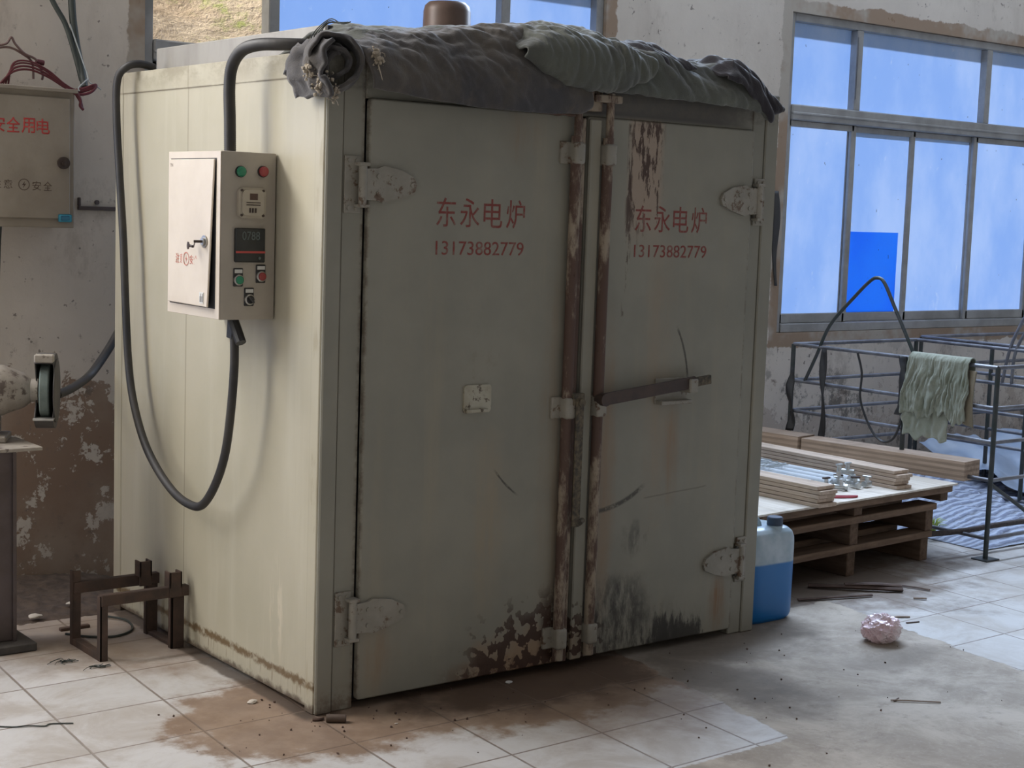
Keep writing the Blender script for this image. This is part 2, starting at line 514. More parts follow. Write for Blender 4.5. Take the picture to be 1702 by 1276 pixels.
    stain(A.mul(A.step(z, 1.885, 1.90), A.step(nf, 0.35, 0.6)), (0.13, 0.115, 0.095), 0.6)
    # arcs scratched by the swinging handles
    def arc(cx, cz, r, a0, a1, w, col=(0.06, 0.055, 0.045), k=0.9):
        dx, dz = A.sub(x, cx), A.sub(z, cz)
        rad = A.math('SQRT', A.add(A.mul(dx, dx), A.mul(dz, dz)))
        ang = A.math('ARCTAN2', dz, dx)
        ring = A.step(A.add(A.math('ABSOLUTE', A.sub(rad, r)), A.mul(A.sub(nf, 0.5), 0.012)), w, w*0.3)
        am = A.mul(A.step(ang, a0, a0+0.12), A.step(ang, a1, a1-0.12))
        stain(A.mul(ring, A.mul(am, A.step(nf, 0.34, 0.5))), col, k)
    arc(1.07, 0.94, 0.425, 0.05, 0.60, 0.007)
    arc(1.07, 0.94, 0.405, -1.62, -0.92, 0.012)
    arc(0.955, 0.95, 0.39, -2.52, -2.12, 0.005)
    s = A.mul(A.step(A.math('ABSOLUTE', A.add(A.sub(z, 0.575), A.add(A.mul(A.sub(1.5, x), 0.06), A.mul(A.sub(n, 0.5), 0.02)))), 0.004, 0.001),
              A.rect(x, z, 1.30, 1.62, 0.4, 0.7))
    stain(s, (0.12, 0.10, 0.08), 0.5)
    # frame post grime
    stain(A.mul(A.step(A.math('ABSOLUTE', A.sub(x, 0.057)), 0.005, 0.001), A.step(x, 0.1, 0.09)), (0.13, 0.105, 0.075), 0.7)
    stain(A.mul(A.step(A.math('ABSOLUTE', A.sub(x, 0.134)), 0.016, 0.004), A.step(nf, 0.4, 0.62)), (0.10, 0.07, 0.05), 0.75)
    stain(A.mul(A.step(A.math('ABSOLUTE', A.sub(x, 1.775)), 0.014, 0.004), A.step(nf, 0.42, 0.62)), (0.12, 0.085, 0.06), 0.7)
    stain(A.mul(A.step(z, 0.10, 0.01), A.mul(A.step(x, 0.14, 0.13), A.step(nf, 0.4, 0.6))), (0.15, 0.10, 0.065), 0.7)
    A.bump(A.add(A.noise(2.6, 3, 0.5), A.mul(nf, 0.05)), 0.15, 0.02)
    return A.done(c, 0.5, 0.0, 0.4)

def rod_mat():
    A = Mat('rusty_rod')
    x, y, z = A.xyz()
    n = A.noise(14, 7, 0.72, A.vec(1, 1, 0.35))
    k = A.add(n, A.mul(A.step(A.math('ABSOLUTE', A.sub(z, 1.05)), 0.45, 0.05), 0.13))
    c = A.mix(A.step(k, 0.42, 0.56), (0.33, 0.275, 0.21), (0.105, 0.066, 0.052))
    c = A.mix(A.step(n, 0.60, 0.68), c, RUST)
    A.bump(n, 0.3, 0.004)
    return A.done(c, 0.7, 0.0, 0.3)

def cloth_mat(name, c1, c2, c3):
    A = Mat(name)
    n = A.noise(3.0, 6, 0.6)
    n2 = A.noise(220, 2, 0.5)
    n3 = A.noise(9, 6, 0.7, dist=0.5)
    c = A.mix(A.step(n, 0.35, 0.65), c1, c2)
    c = A.mix(A.mul(A.step(n3, 0.5, 0.75), 0.6), c, c3)
    A.bump(A.add(A.mul(n2, 0.25), A.mul(n3, 0.9)), 0.5, 0.01)
    A.b.inputs['Sheen Weight'].default_value = 0.25
    A.b.inputs['Sheen Roughness'].default_value = 0.5
    return A.done(c, 0.92, 0, 0.15)

def pane_mat(name, c1, c2, clear=0.0):
    A = Mat(name)
    x, y, z = A.xyz()
    n = A.noise(1.8, 5, 0.6, A.vec(1, 1, 0.6))
    nn = A.noise(14, 6, 0.7, A.vec(1, 1, 0.5), 1.2)
    c = A.mix(A.step(n, 0.35, 0.68), c1, c2)
    c = A.mix(A.mul(A.step(nn, 0.62, 0.75), 0.45), c, (0.50, 0.66, 0.97))
    sp = A.step(A.noise(38, 2, 0.4, A.vec(1, 1, 0.7, (3, 0, 1))), 0.755, 0.775)
    c = A.mix(A.mul(sp, 0.8), c, (0.05, 0.07, 0.14))
    tr = A.t.nodes.new('ShaderNodeBsdfTranslucent')
    A.link(c, tr.inputs[0])
    gl = A.t.nodes.new('ShaderNodeBsdfGlossy')
    gl.inputs['Roughness'].default_value = 0.12
    ms = A.t.nodes.new('ShaderNodeMixShader')
    ms.inputs[0].default_value = 0.04
    A.t.links.new(tr.outputs[0], ms.inputs[1])
    A.t.links.new(gl.outputs[0], ms.inputs[2])
    A.t.links.new(ms.outputs[0], A.out.inputs[0])
    return A.m

def clear_glass():
    A = Mat('clear_glass')
    tr = A.t.nodes.new('ShaderNodeBsdfTransparent')
    gl = A.t.nodes.new('ShaderNodeBsdfGlossy')
    gl.inputs['Roughness'].default_value = 0.02
    ms = A.t.nodes.new('ShaderNodeMixShader')
    ms.inputs[0].default_value = 0.05
    A.t.links.new(tr.outputs[0], ms.inputs[1])
    A.t.links.new(gl.outputs[0], ms.inputs[2])
    A.t.links.new(ms.outputs[0], A.out.inputs[0])
    return A.m

def wood_mat(name, c1, c2, ax='x', layers=0.0):
    A = Mat(name)
    sc = {'x': (0.06, 1, 1), 'y': (1, 0.06, 1), 'z': (1, 1, 0.06)}[ax]
    n = A.noise(40, 5, 0.65, A.vec(*sc))
    n2 = A.noise(5, 5, 0.6)
    c = A.mix(A.step(n, 0.35, 0.65), c1, c2)
    c = A.mix(A.mul(A.step(n2, 0.5, 0.75), 0.5), c, tuple(k*0.5 for k in c2))
    if layers:
        x, y, z = A.xyz()
        f = A.math('FRACT', A.math('DIVIDE', z, layers))
        c = A.mix(A.mul(A.step(f, 0.5, 0.62), 0.45), c, tuple(k*0.42 for k in c2))
    A.bump(n, 0.2, 0.004)
    return A.done(c, 0.8, 0, 0.25)

def jug_mat():
    A = Mat('translucent_jug_plastic')
    x, y, z = A.xyz()
    lv = A.step(A.add(z, A.mul(A.sub(A.noise(5, 2), 0.5), 0.006)), 0.236, 0.226)
    up = A.mix(A.step(A.noise(9, 4), 0.35, 0.65), (0.50, 0.58, 0.64), (0.33, 0.43, 0.50))
    c = A.mix(lv, up, (0.003, 0.150, 0.44))
    A.b.inputs['Subsurface Weight'].default_value = 0.25
    A.b.inputs['Subsurface Radius'].default_value = (0.02, 0.03, 0.05)
    return A.done(c, 0.32, 0, 0.5)

def text_mat(name, col, under, wear=0.5):
    A = Mat(name)
    n = A.noise(38, 5, 0.7)
    c = A.mix(A.step(n, 0.42+0.2*wear, 0.60+0.15*(1-wear)), col, tuple(0.55*a+0.45*b for a, b in zip(under, col)))
    return A.done(c, 0.6, 0, 0.3)

MT = {}
MT['floor'] = floor_mat()
MT['wall'] = wall_mat()
MT['ceiling'] = simple('ceiling_plaster', (0.42, 0.40, 0.38), (0.33, 0.31, 0.29), 0.9, scale=2)
MT['side'] = oven_side_mat()
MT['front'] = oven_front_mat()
MT['rod'] = rod_mat()
MT['alu'] = simple('window_aluminium', (0.36, 0.36, 0.36), (0.26, 0.26, 0.255), 0.5, 0.25, 6)
MT['pane'] = pane_mat('frosted_glass', (0.19, 0.37, 0.92), (0.29, 0.47, 0.97))
MT['film'] = pane_mat('blue_film', (0.12, 0.50, 1.0), (0.14, 0.54, 1.0))
MT['clear'] = clear_glass()
MT['galv'] = simple('galvanised_sheet', (0.37, 0.355, 0.325), (0.30, 0.285, 0.26), 0.5, 0.2, 8, sz=0.3)
MT['dark'] = simple('dark_opening', (0.02, 0.022, 0.028), (0.03, 0.03, 0.034), 0.8)
MT['hose'] = simple('black_corrugated_hose', (0.022, 0.022, 0.025), (0.045, 0.041, 0.037), 0.55, 0, 6)
MT['black'] = simple('black_plastic', (0.018, 0.018, 0.020), (0.03, 0.03, 0.032), 0.45)
MT['hinge'] = simple('painted_hinge', (0.31, 0.29, 0.245), (0.25, 0.235, 0.195), 0.5, 0, 14, 0.1, 0.25, (0.13, 0.085, 0.055))  # darkened with the oven front, same shade in the colour
MT['bolt'] = simple('rusty_bolt', (0.15, 0.115, 0.09), (0.09, 0.06, 0.045), 0.6, 0.2)
MT['handle'] = simple('dark_steel_bar', (0.055, 0.040, 0.036), (0.085, 0.058, 0.046), 0.5, 0.3, 14)
MT['brush'] = simple('pitted_dark_steel', (0.045, 0.04, 0.034), (0.16, 0.13, 0.085), 0.8, 0.0, 60)
MT['boxside'] = simple('shaded_cabinet_enamel', (0.41, 0.37, 0.315), (0.36, 0.325, 0.275), 0.45, 0, 5, 0, 0.0)  # same enamel as the door, with the body's shade put into the colour
MT['boxdoor'] = simple('cabinet_door_enamel', (0.66, 0.585, 0.485), (0.60, 0.525, 0.43), 0.4, 0, 5)
MT['wallbox'] = simple('dusty_cabinet_paint', (0.31, 0.27, 0.22), (0.235, 0.20, 0.16), 0.65, 0, 4, 0.05, 0.06, (0.15, 0.12, 0.095))
MT['green'] = simple('green_lens', (0.02, 0.24, 0.13), (0.015, 0.19, 0.10), 0.3)
MT['red'] = simple('red_lens', (0.33, 0.045, 0.045), (0.25, 0.035, 0.035), 0.3)
MT['timer'] = simple('beige_timer_plastic', (0.46, 0.41, 0.33), (0.40, 0.36, 0.29), 0.5)
MT['white'] = simple('white_plastic', (0.72, 0.69, 0.64), (0.62, 0.59, 0.54), 0.5)
MT['screen'] = simple('dark_display', (0.012, 0.015, 0.017), (0.02, 0.022, 0.024), 0.25)
MT['segm'] = simple('dim_segments', (0.10, 0.13, 0.13), (0.09, 0.12, 0.12), 0.4)
MT['redbar'] = simple('red_strip', (0.50, 0.07, 0.06), (0.42, 0.06, 0.05), 0.5)
MT['steel'] = simple('bare_steel', (0.48, 0.47, 0.44), (0.36, 0.35, 0.33), 0.35, 0.8, 20)
MT['paper'] = simple('paper_label', (0.66, 0.66, 0.63), (0.58, 0.58, 0.56), 0.7)
MT['bluetag'] = simple('blue_tag_plastic', (0.05, 0.30, 0.42), (0.04, 0.25, 0.36), 0.4)
MT['txt_oven'] = text_mat('faded_red_stencil', (0.22, 0.052, 0.044), (0.27, 0.26, 0.215), 0.15)
MT['txt_box'] = text_mat('faded_pink_print', (0.52, 0.19, 0.14), (0.62, 0.54, 0.44), 0.3)
MT['txt_wall'] = text_mat('red_print', (0.45, 0.055, 0.05), (0.38, 0.33, 0.27), 0.8)
MT['txt_dark'] = text_mat('dark_print', (0.10, 0.07, 0.055), (0.38, 0.33, 0.27), 0.7)
MT['motor'] = simple('brown_motor_enamel', (0.135, 0.085, 0.065), (0.10, 0.065, 0.05), 0.45, 0.1, 8)
MT['quilt'] = cloth_mat('dark_quilt_cotton', (0.062, 0.061, 0.066), (0.105, 0.093, 0.080), (0.145, 0.125, 0.102))
MT['quilt2'] = cloth_mat('olive_quilt_cotton', (0.12, 0.128, 0.108), (0.088, 0.092, 0.084), (0.185, 0.19, 0.158))
MT['quilt3'] = cloth_mat('black_quilt_lining', (0.030, 0.028, 0.034), (0.045, 0.042, 0.048), (0.06, 0.055, 0.055))
MT['fluff'] = simple('stuffing', (0.48, 0.42, 0.34), (0.34, 0.29, 0.22), 1.0, 0, 30)
MT['cord_red'] = simple('maroon_wire', (0.12, 0.016, 0.024), (0.085, 0.013, 0.02), 0.5)
MT['cord_brown'] = simple('brown_wire', (0.16, 0.10, 0.085), (0.10, 0.05, 0.05), 0.5)
MT['cord_black'] = simple('black_green_cable', (0.035, 0.045, 0.042), (0.05, 0.058, 0.052), 0.5)
MT['cord_white'] = simple('pale_wire', (0.40, 0.43, 0.44), (0.34, 0.37, 0.38), 0.4)
MT['grinder'] = simple('grinder_enamel', (0.36, 0.325, 0.275), (0.24, 0.21, 0.18), 0.6, 0, 9, 0.1, 0.2, (0.11, 0.085, 0.07))
MT['guard'] = simple('dark_guard', (0.050, 0.046, 0.046), (0.085, 0.078, 0.072), 0.6, 0.0, 10)
MT['wheel'] = simple('grinding_stone', (0.15, 0.185, 0.17), (0.12, 0.15, 0.14), 0.9, 0, 40, 0.2)
MT['stand'] = simple('stand_steel', (0.12, 0.095, 0.095), (0.085, 0.065, 0.06), 0.5, 0.3, 6)
MT['angle'] = simple('rusty_angle_iron', (0.060, 0.042, 0.036), (0.095, 0.060, 0.046), 0.65, 0.2, 16, 0.15)
MT['wood'] = wood_mat('pallet_pine', (0.23, 0.155, 0.105), (0.145, 0.095, 0.063), 'x')
MT['wood_y'] = wood_mat('pallet_stringer_pine', (0.18, 0.12, 0.082), (0.115, 0.075, 0.05), 'y')
MT['ply'] = wood_mat('plywood_edge', (0.62, 0.50, 0.40), (0.46, 0.355, 0.275), 'y')
MT['lvl'] = wood_mat('laminated_beam', (0.52, 0.39, 0.295), (0.38, 0.28, 0.205), 'y', 0.026)
MT['plytop'] = wood_mat('plywood_sheet', (0.76, 0.70, 0.62), (0.64, 0.57, 0.48), 'y')
MT['rodwhite'] = simple('white_pvc', (0.72, 0.76, 0.80), (0.62, 0.68, 0.74), 0.3)
MT['fit'] = simple('zinc_fitting', (0.60, 0.62, 0.62), (0.40, 0.42, 0.42), 0.35, 0.6, 30)
MT['jug'] = jug_mat()
MT['rack'] = simple('dark_green_steel_rod', (0.030, 0.042, 0.040), (0.052, 0.055, 0.058), 0.45, 0.2, 20)
MT['rackgrey'] = simple('grey_steel_rod', (0.20, 0.205, 0.225), (0.11, 0.11, 0.125), 0.4, 0.4, 12)
MT['gauze'] = cloth_mat('grey_green_gauze', (0.235, 0.25, 0.195), (0.31, 0.32, 0.26), (0.17, 0.19, 0.13))
MT['card'] = cloth_mat('tan_cloth', (0.26, 0.22, 0.155), (0.21, 0.175, 0.12), (0.17, 0.15, 0.10))
MT['bag'] = simple('pink_plastic_film', (0.80, 0.58, 0.62), (0.84, 0.74, 0.77), 0.22, 0, 9)
MT['net'] = None
MT['sheetp'] = simple('pale_blue_film', (0.20, 0.26, 0.36), (0.27, 0.33, 0.43), 0.4, 0, 5)
MT['debris'] = simple('rubble_dirt', (0.115, 0.082, 0.062), (0.065, 0.047, 0.038), 1.0, 0, 22, 0.6)
MT['chip'] = simple('plaster_chip', (0.62, 0.56, 0.49), (0.5, 0.45, 0.38), 0.9)
MT['stick'] = simple('dark_old_wood', (0.12, 0.075, 0.055), (0.075, 0.045, 0.035), 0.8)
MT['stick2'] = simple('pale_old_wood', (0.30, 0.22, 0.16), (0.22, 0.16, 0.115), 0.8)
MT['weed'] = simple('yellow_green_leaf', (0.42, 0.50, 0.10), (0.30, 0.40, 0.08), 0.6)

def net_mat():
    A = Mat('blue_netting')
    x, y, z = A.xyz()
    w = A.t.nodes.new('ShaderNodeTexWave')
    A.t.links.new(A.vec(1, 1, 1), w.inputs[0])
    w.bands_direction = 'Y'
    w.inputs['Scale'].default_value = 7
    w.inputs['Distortion'].default_value = 5
    w.inputs['Detail'].default_value = 3
    n = A.noise(30, 6, 0.7)
    c = A.mix(A.step(w.outputs[1], 0.3, 0.7), (0.44, 0.50, 0.63), (0.21, 0.24, 0.33))
    c = A.mix(A.mul(A.step(n, 0.5, 0.65), 0.5), c, (0.46, 0.50, 0.58))
    A.bump(A.add(w.outputs[1], n), 0.6, 0.02)
    return A.done(c, 0.6, 0, 0.3)
MT['net'] = net_mat()

def hill_mat():
    A = Mat('rocky_hillside')
    x, y, z = A.xyz()
    n = A.noise(1.6, 9, 0.65, dist=0.5)
    n2 = A.noise(0.8, 7, 0.7, A.vec(1, 1, 1, (5, 2, 1)))
    c = A.mix(A.step(n, 0.36, 0.64), (0.86, 0.72, 0.55), (0.60, 0.46, 0.33))
    g = A.mul(A.step(n2, 0.50, 0.58), A.step(A.noise(9, 6, 0.7), 0.40, 0.60))
    c = A.mix(g, c, (0.50, 0.55, 0.20))
    dk = A.step(A.noise(3.1, 4, 0.6, A.vec(1, 1, 1, (1, 7, 3))), 0.66, 0.70)
    c = A.mix(A.mul(dk, 0.7), c, (0.12, 0.085, 0.06))
    A.bump(A.add(n, A.mul(A.noise(6, 6, 0.7), 0.5)), 0.8, 0.25)
    return A.done(c, 0.95, 0, 0.1)
MT['hill'] = hill_mat()

# ------------------------------------------------------------------ the setting
YW = 1.945            # inner face of the back wall
WT = 0.14
m = MB(); m.box(-6.5, 9.5, -8, 2.085, -0.2, 0.0); struct(m.build('floor', MT['floor'], None, 0))
m = MB(); m.box(-6.5, 9.5, -8, 2.085, 4.25, 4.4); struct(m.build('ceiling', MT['ceiling'], None, 0))

m = MB(); m.box(9.5, 9.64, -8, 2.085, 0.0, 4.25); struct(m.build('wall_right', MT['wall'], None, 0))
WINS = [(0.31, 2.74), (4.08, 6.50), (-3.25, -0.95)]
WZ0, WZ1 = 0.925, 2.685
m = MB()
xs = [-6.5, -3.25, -0.95, 0.31, 2.74, 4.08, 6.50, 9.5]
for a, b in zip(xs, xs[1:]):
    if (a, b) in WINS:
        m.box(a, b, YW, YW+WT, 0, WZ0)
        m.box(a, b, YW, YW+WT, WZ1, 3.05)
    else:
        m.box(a, b, YW, YW+WT, 0, 3.05)
# openings for the added row of high windows, out of view
for a, b in ((-6.5, -4.2), (-0.6, 1.9), (7.3, 9.5)): m.box(a, b, YW, YW+WT, 3.05, 4.05)
m.box(-6.5, 9.5, YW, YW+WT, 4.05, 4.25)
bmesh.ops.remove_doubles(m.bm, verts=m.bm.verts, dist=1e-4)
struct(m.build('wall_back', MT['wall'], None, 0))

def window(name, a, b, clear_first, glazed=True):
    w = thing(name, None, None, (a, YW+0.02, WZ0), kind='structure')
    y0, y1 = YW+0.02, YW+0.09
    f = MB()
    fr = 0.045
    f.box(a, a+fr, y0, y1, WZ0, WZ1, 0.004); f.box(b-fr, b, y0, y1, WZ0, WZ1, 0.004)
    f.box(a+fr, b-fr, y0, y1, WZ1-fr, WZ1, 0.004); f.box(a+fr, b-fr, y0-0.01, y1, WZ0, WZ0+0.05, 0.004)
    f.box(a+fr, b-fr, y0-0.012, y1, 2.105, 2.19, 0.006)       # mid rail
    f.box(a+fr, b-fr, y0-0.018, y0, 2.135, 2.15, 0.004)
    mu1, mu2 = a+0.595, b-0.605
    for q in (mu1, mu2):
        f.box(q-0.026, q+0.026, y0, y1, 2.19, WZ1-fr, 0.004)
    f.build('window_frame', MT['alu'], w)
    # sliding sashes below the rail
    stiles = [a+0.598, a+1.165, a+1.75]
    edges = [a+fr] + stiles + [b-fr]
    for k in range(4):
        s = MB()
        e0, e1 = edges[k], edges[k+1]
        off = (0.0, 0.030, 0.026, 0.004)[k]
        wd = 0.042
        ya, yb = y0+0.012+off, y0+0.036+off
        s.box(e0-(0.02 if k else 0), e0+wd*0.55, ya, yb, WZ0+0.05, 2.105, 0.004)
        s.box(e1-wd*0.55, e1+(0.02 if k < 3 else 0), ya, yb, WZ0+0.05, 2.105, 0.004)
        s.box(e0, e1, ya, yb, WZ0+0.05, WZ0+0.05+0.055, 0.004)
        s.box(e0, e1, ya, yb, 2.07, 2.105, 0.004)
        s.build('sash', MT['alu'], w)
    if glazed:
        g = MB()
        yy = y0+0.05
        def pane(x0, x1, z0, z1, mb):
            vs = [mb.bm.verts.new(c) for c in ((x0, yy, z0), (x1, yy, z0), (x1, yy, z1), (x0, yy, z1))]
            mb.bm.faces.new(vs)
        for k in range(4):
            pane(edges[k], edges[k+1], WZ0+0.08, 2.1, g)
        tops = [a+fr, mu1, mu2, b-fr]
        for k in range(3):
            if clear_first and k == 0:
                c = MB(); pane(tops[0], tops[1], 2.17, WZ1-fr+0.01, c); c.build('clear_pane', MT['clear'], w, 0)
            else:
                pane(tops[k], tops[k+1], 2.17, WZ1-fr+0.01, g)
        g.build('frosted_pane', MT['pane'], w, 0)
    return w

w1 = window('window_1', 0.31, 2.74, True)
w2 = window('window_2', 4.08, 6.50, False)
w3 = window('window_3', -3.25, -0.95, False)
for k, (a, b) in enumerate(((-4.2, -0.6), (1.9, 7.3))):  # unseen high windows, added to carry the fill lamps
    w = thing('window_%d' % (4+k), None, None, (a, YW+0.1, 3.05), kind='structure')
    m = MB()
    m.bm.faces.new([m.bm.verts.new(c) for c in ((a, YW+0.1, 3.05), (b, YW+0.1, 3.05), (b, YW+0.1, 4.05), (a, YW+0.1, 4.05))])
    m.build('frosted_pane', MT['pane'], w, 0)
    m = MB()
    for q in range(6):
        x = a+(b-a)*q/5
        m.box(x-0.03, x+0.03, YW+0.06, YW+0.13, 3.05, 4.05)
    m.build('window_frame', MT['alu'], w)
# blue film stuck over the lower half of one pane
m = MB(); m.box(4.695, 5.165, YW+0.064, YW+0.066, 1.005, 1.50); m.build('blue_film', MT['film'], w2, 0)
# upper bars of the clear pane: small latch rods
m = MB()
for q in (4.08+0.595-0.03, 4.08+0.595-0.03):
    m.cyl((q, YW+0.012, 2.25), (q, YW+0.012, 2.60), 0.004, n=8)
m.build('stay_rod', MT['alu'], w2)

# hill outside
def hill(u, v):
    x = -6+u*18
    t = v
    y = 3.2+t*11
    z = 0.2+t*7.0+1.3*mn.noise((x*0.35, t*3, 1))+0.45*mn.noise((x*1.1, t*8, 4))+0.16*mn.noise((x*3.2, t*24, 9))
    return (x, y, z)
m = MB(); m.grid(150, 90, hill); struct(m.build('rocky_hillside', MT['hill'], None, 60))

# ------------------------------------------------------------------ writing
def text_mesh(name, body, x0, x1, z0, z1, m, parent, plane='front', at=0.0, thick=0.0008, bold=0.0):
    """lettering fitted to a rectangle. front: faces -Y, x to the right. side: faces -X, right is -Y (x0,x1 are y values)"""
    cu = bpy.data.curves.new(name, 'FONT')
    cu.body = body
    cu.extrude = 0.0
    cu.offset = bold
    cu.resolution_u = 3
    to = bpy.data.objects.new(name, cu)
    COL.objects.link(to)
    dg = bpy.context.evaluated_depsgraph_get()
    dg.update()
    me = bpy.data.meshes.new_from_object(to.evaluated_get(dg))
    bpy.data.objects.remove(to)
    bpy.data.curves.remove(cu)
    X = [v.co.x for v in me.vertices]; Y = [v.co.y for v in me.vertices]
    ax, bx, ay, by = min(X), max(X), min(Y), max(Y)
    bm = bmesh.new()
    bm.from_mesh(me)
    bpy.data.meshes.remove(me)
    for v in bm.verts:
        a = x0+(v.co.x-ax)/(bx-ax)*(x1-x0)
        b = z0+(v.co.y-ay)/max(by-ay, 1e-6)*(z1-z0)
        v.co = Vector((a, at, b)) if plane == 'front' else Vector((at, a, b))
    n = Vector((0, -1, 0)) if plane == 'front' else Vector((-1, 0, 0))
    r = bmesh.ops.extrude_face_region(bm, geom=list(bm.faces))
    for v in r['geom']:
        if isinstance(v, bmesh.types.BMVert): v.co += n*thick
    bmesh.ops.recalc_face_normals(bm, faces=bm.faces)
    return finish(name, bm, m, parent, 0)

def bolt_sign(name, cx, cz, r, m, parent, plane, at, thick=0.0008):
    """lightning bolt in a ring"""
    b = MB()
    n = 28
    def P(a, c, h):
        return (a, at-h, c) if plane == 'front' else (at-h, a, c)
    sgn = 1 if plane == 'front' else -1
    o1 = [(cx+r*math.cos(2*math.pi*k/n), cz+r*math.sin(2*math.pi*k/n)) for k in range(n)]
    i1 = [(cx+0.87*r*math.cos(2*math.pi*k/n), cz+0.87*r*math.sin(2*math.pi*k/n)) for k in range(n)]
    for h in (0, thick):
        A = [b.bm.verts.new(P(*p, h)) for p in o1]; I = [b.bm.verts.new(P(*p, h)) for p in i1]
        for k in range(n): b.bm.faces.new((A[k], A[(k+1) % n], I[(k+1) % n], I[k]))
    z = [(0.16, 0.62), (-0.34, -0.08), (-0.02, -0.08), (-0.20, -0.66), (0.36, 0.14), (0.02, 0.14)]
    F = [b.bm.verts.new(P(cx+sgn*q[0]*r, cz+q[1]*r, thick)) for q in z]
    b.bm.faces.new(F)
    return b.build(name, m, parent, 0)

# ------------------------------------------------------------------ the industrial oven
W, D, H = 1.91, 1.494, 2.0
FD = -0.022           # face of the doors
oven = thing('industrial_oven', 'big walk-in steel oven with rust-streaked pale green double doors standing on the tiled floor', 'oven', (0, 0, 0))
m = MB()
m.box(0, 0.052, 0.0, D, 0.012, H, 0.004)
m.box(-0.004, 0.02, 0.0, 0.052, 0.0, H, 0.003)               # corner trim
m.box(-0.004, 0.02, D-0.06, D+0.002, 0.0, H+0.001, 0.003)
m.box(-0.002, 0.02, 0.053, D-0.061, 1.925, H-0.001, 0.001)                # top band
m.build('side_panel', MT['side'], oven, 25)
m = MB(); m.box(W-0.05, W, 0.0, D, 0.012, H, 0.004); m.build('side_panel', MT['side'], oven, 25)
m = MB(); m.box(0.05, W-0.05, D-0.05, D, 0.012, H); m.build('back_panel', MT['side'], oven, 0)
m = MB(); m.box(0.05, W-0.05, 0.05, D-0.05, H-0.05, H-0.003); m.build('roof_panel', MT['galv'], oven, 0)
m = MB(); m.box(0.05, W-0.05, 0.05, D-0.05, 0.012, 0.06); m.build('floor_panel', MT['dark'], oven, 0)
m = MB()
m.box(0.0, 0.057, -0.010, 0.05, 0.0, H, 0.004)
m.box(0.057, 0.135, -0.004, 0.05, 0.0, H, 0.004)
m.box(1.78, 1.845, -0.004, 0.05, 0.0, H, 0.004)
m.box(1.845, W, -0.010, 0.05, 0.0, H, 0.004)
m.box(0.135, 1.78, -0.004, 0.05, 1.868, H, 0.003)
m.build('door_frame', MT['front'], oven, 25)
m = MB(); m.box(0.135, 1.78, 0.03, 0.05, 0.05, 1.87); m.build('inner_lining', MT['dark'], oven, 0)

def rounded_rect(x0, x1, z0, z1, r, n=4):
    P = []
    for cx, cz, a in ((x1-r, z1-r, 0), (x0+r, z1-r, 90), (x0+r, z0+r, 180), (x1-r, z0+r, 270)):
        for k in range(n+1):
            t = math.radians(a+90*k/n)
            P.append((cx+r*math.cos(t), cz+r*math.sin(t)))
    return P

def hinge(z, side, parent):
    """side 1: hinge on the left post, strap to the right; -1 mirrored"""
    s = side
    X = (lambda v: v) if s == 1 else (lambda v: 1.915-v)
    b = MB()
    def bx(a, c, *r, **k):
        a, c = X(a), X(c)
        b.box(min(a, c), max(a, c), *r, **k)
    bx(0.062, 0.118, -0.012, -0.003, z-0.085, z+0.085, bev=0.002)       # plate on the post
    kx = X(0.112)
    b.cyl((kx, -0.032, z-0.060), (kx, -0.032, z+0.060), 0.013, n=14)    # knuckle
    bx(0.095, 0.130, -0.045, -0.010, z+0.055, z+0.066, bev=0.002)
    bx(0.095, 0.130, -0.045, -0.010, z-0.068, z-0.058, bev=0.002)
    poly = [(0.112, z+0.047), (0.165, z+0.050), (0.185, z+0.058), (0.25, z+0.048), (0.295, z+0.026), (0.306, z+0.004), (0.298, z-0.016), (0.25, z-0.036), (0.185, z-0.052), (0.165, z-0.046), (0.112, z-0.044)]
    if s == -1: poly = [(X(a), c) for a, c in reversed(poly)]
    b.prism(poly, -0.034, -0.023)
    for a, c in ((0.165, 0.026), (0.165, -0.024), (0.215, 0.022), (0.288, 0.004), (0.076, 0.07), (0.102, 0.07), (0.076, -0.07), (0.102, -0.072)):
        yy = -0.036 if a > 0.12 else -0.014
        b.cyl((X(a), yy-0.003, z+c), (X(a), yy+0.004, z+c), 0.007, n=8)
    return b.build('hinge', MT['hinge'], parent, 30)

def rod_bracket(x, z, parent, hh=0.036):
    b = MB()
    b.box(x-0.052, x-0.012, -0.032, -0.020, z-hh, z+hh, 0.002)
    b.box(x-0.020, x+0.024, -0.070, -0.020, z-hh, z+hh, 0.010, 3)
    return b.build('rod_bracket', MT['hinge'], parent, 30)

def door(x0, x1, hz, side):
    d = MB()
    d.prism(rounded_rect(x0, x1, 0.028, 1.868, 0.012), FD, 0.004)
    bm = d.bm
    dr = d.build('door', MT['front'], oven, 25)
    md = dr.modifiers.new('edge', 'BEVEL'); md.width = 0.006; md.segments = 3; md.limit_method = 'ANGLE'
    for z in hz: hinge(z, side, dr)
    return dr

dl = door(0.140, 0.966, (1.612, 0.290), 1)
dr_ = door(0.986, 1.775, (1.612, 0.285), -1)
# folded strip along the meeting edges
m = MB(); m.box(0.945, 0.970, -0.034, -0.020, 0.03, 1.86, 0.003); m.build('edge_strip', MT['rod'], dl)
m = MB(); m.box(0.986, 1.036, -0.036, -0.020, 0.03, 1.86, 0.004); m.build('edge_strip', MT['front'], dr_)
# lock rods with their brackets
for x, d in ((0.920, dl), (1.056, dr_)):
    b = MB()
    b.cyl((x, -0.046, 0.045), (x, -0.046, 1.80), 0.0185, n=16)
    b.cyl((x+0.004, -0.046, 1.80), (x+0.004, -0.046, 1.945), 0.014, n=12)
    b.build('lock_rod', MT['rod'], d)
    for z in (1.745, 0.905, 0.12): rod_bracket(x, z, d)
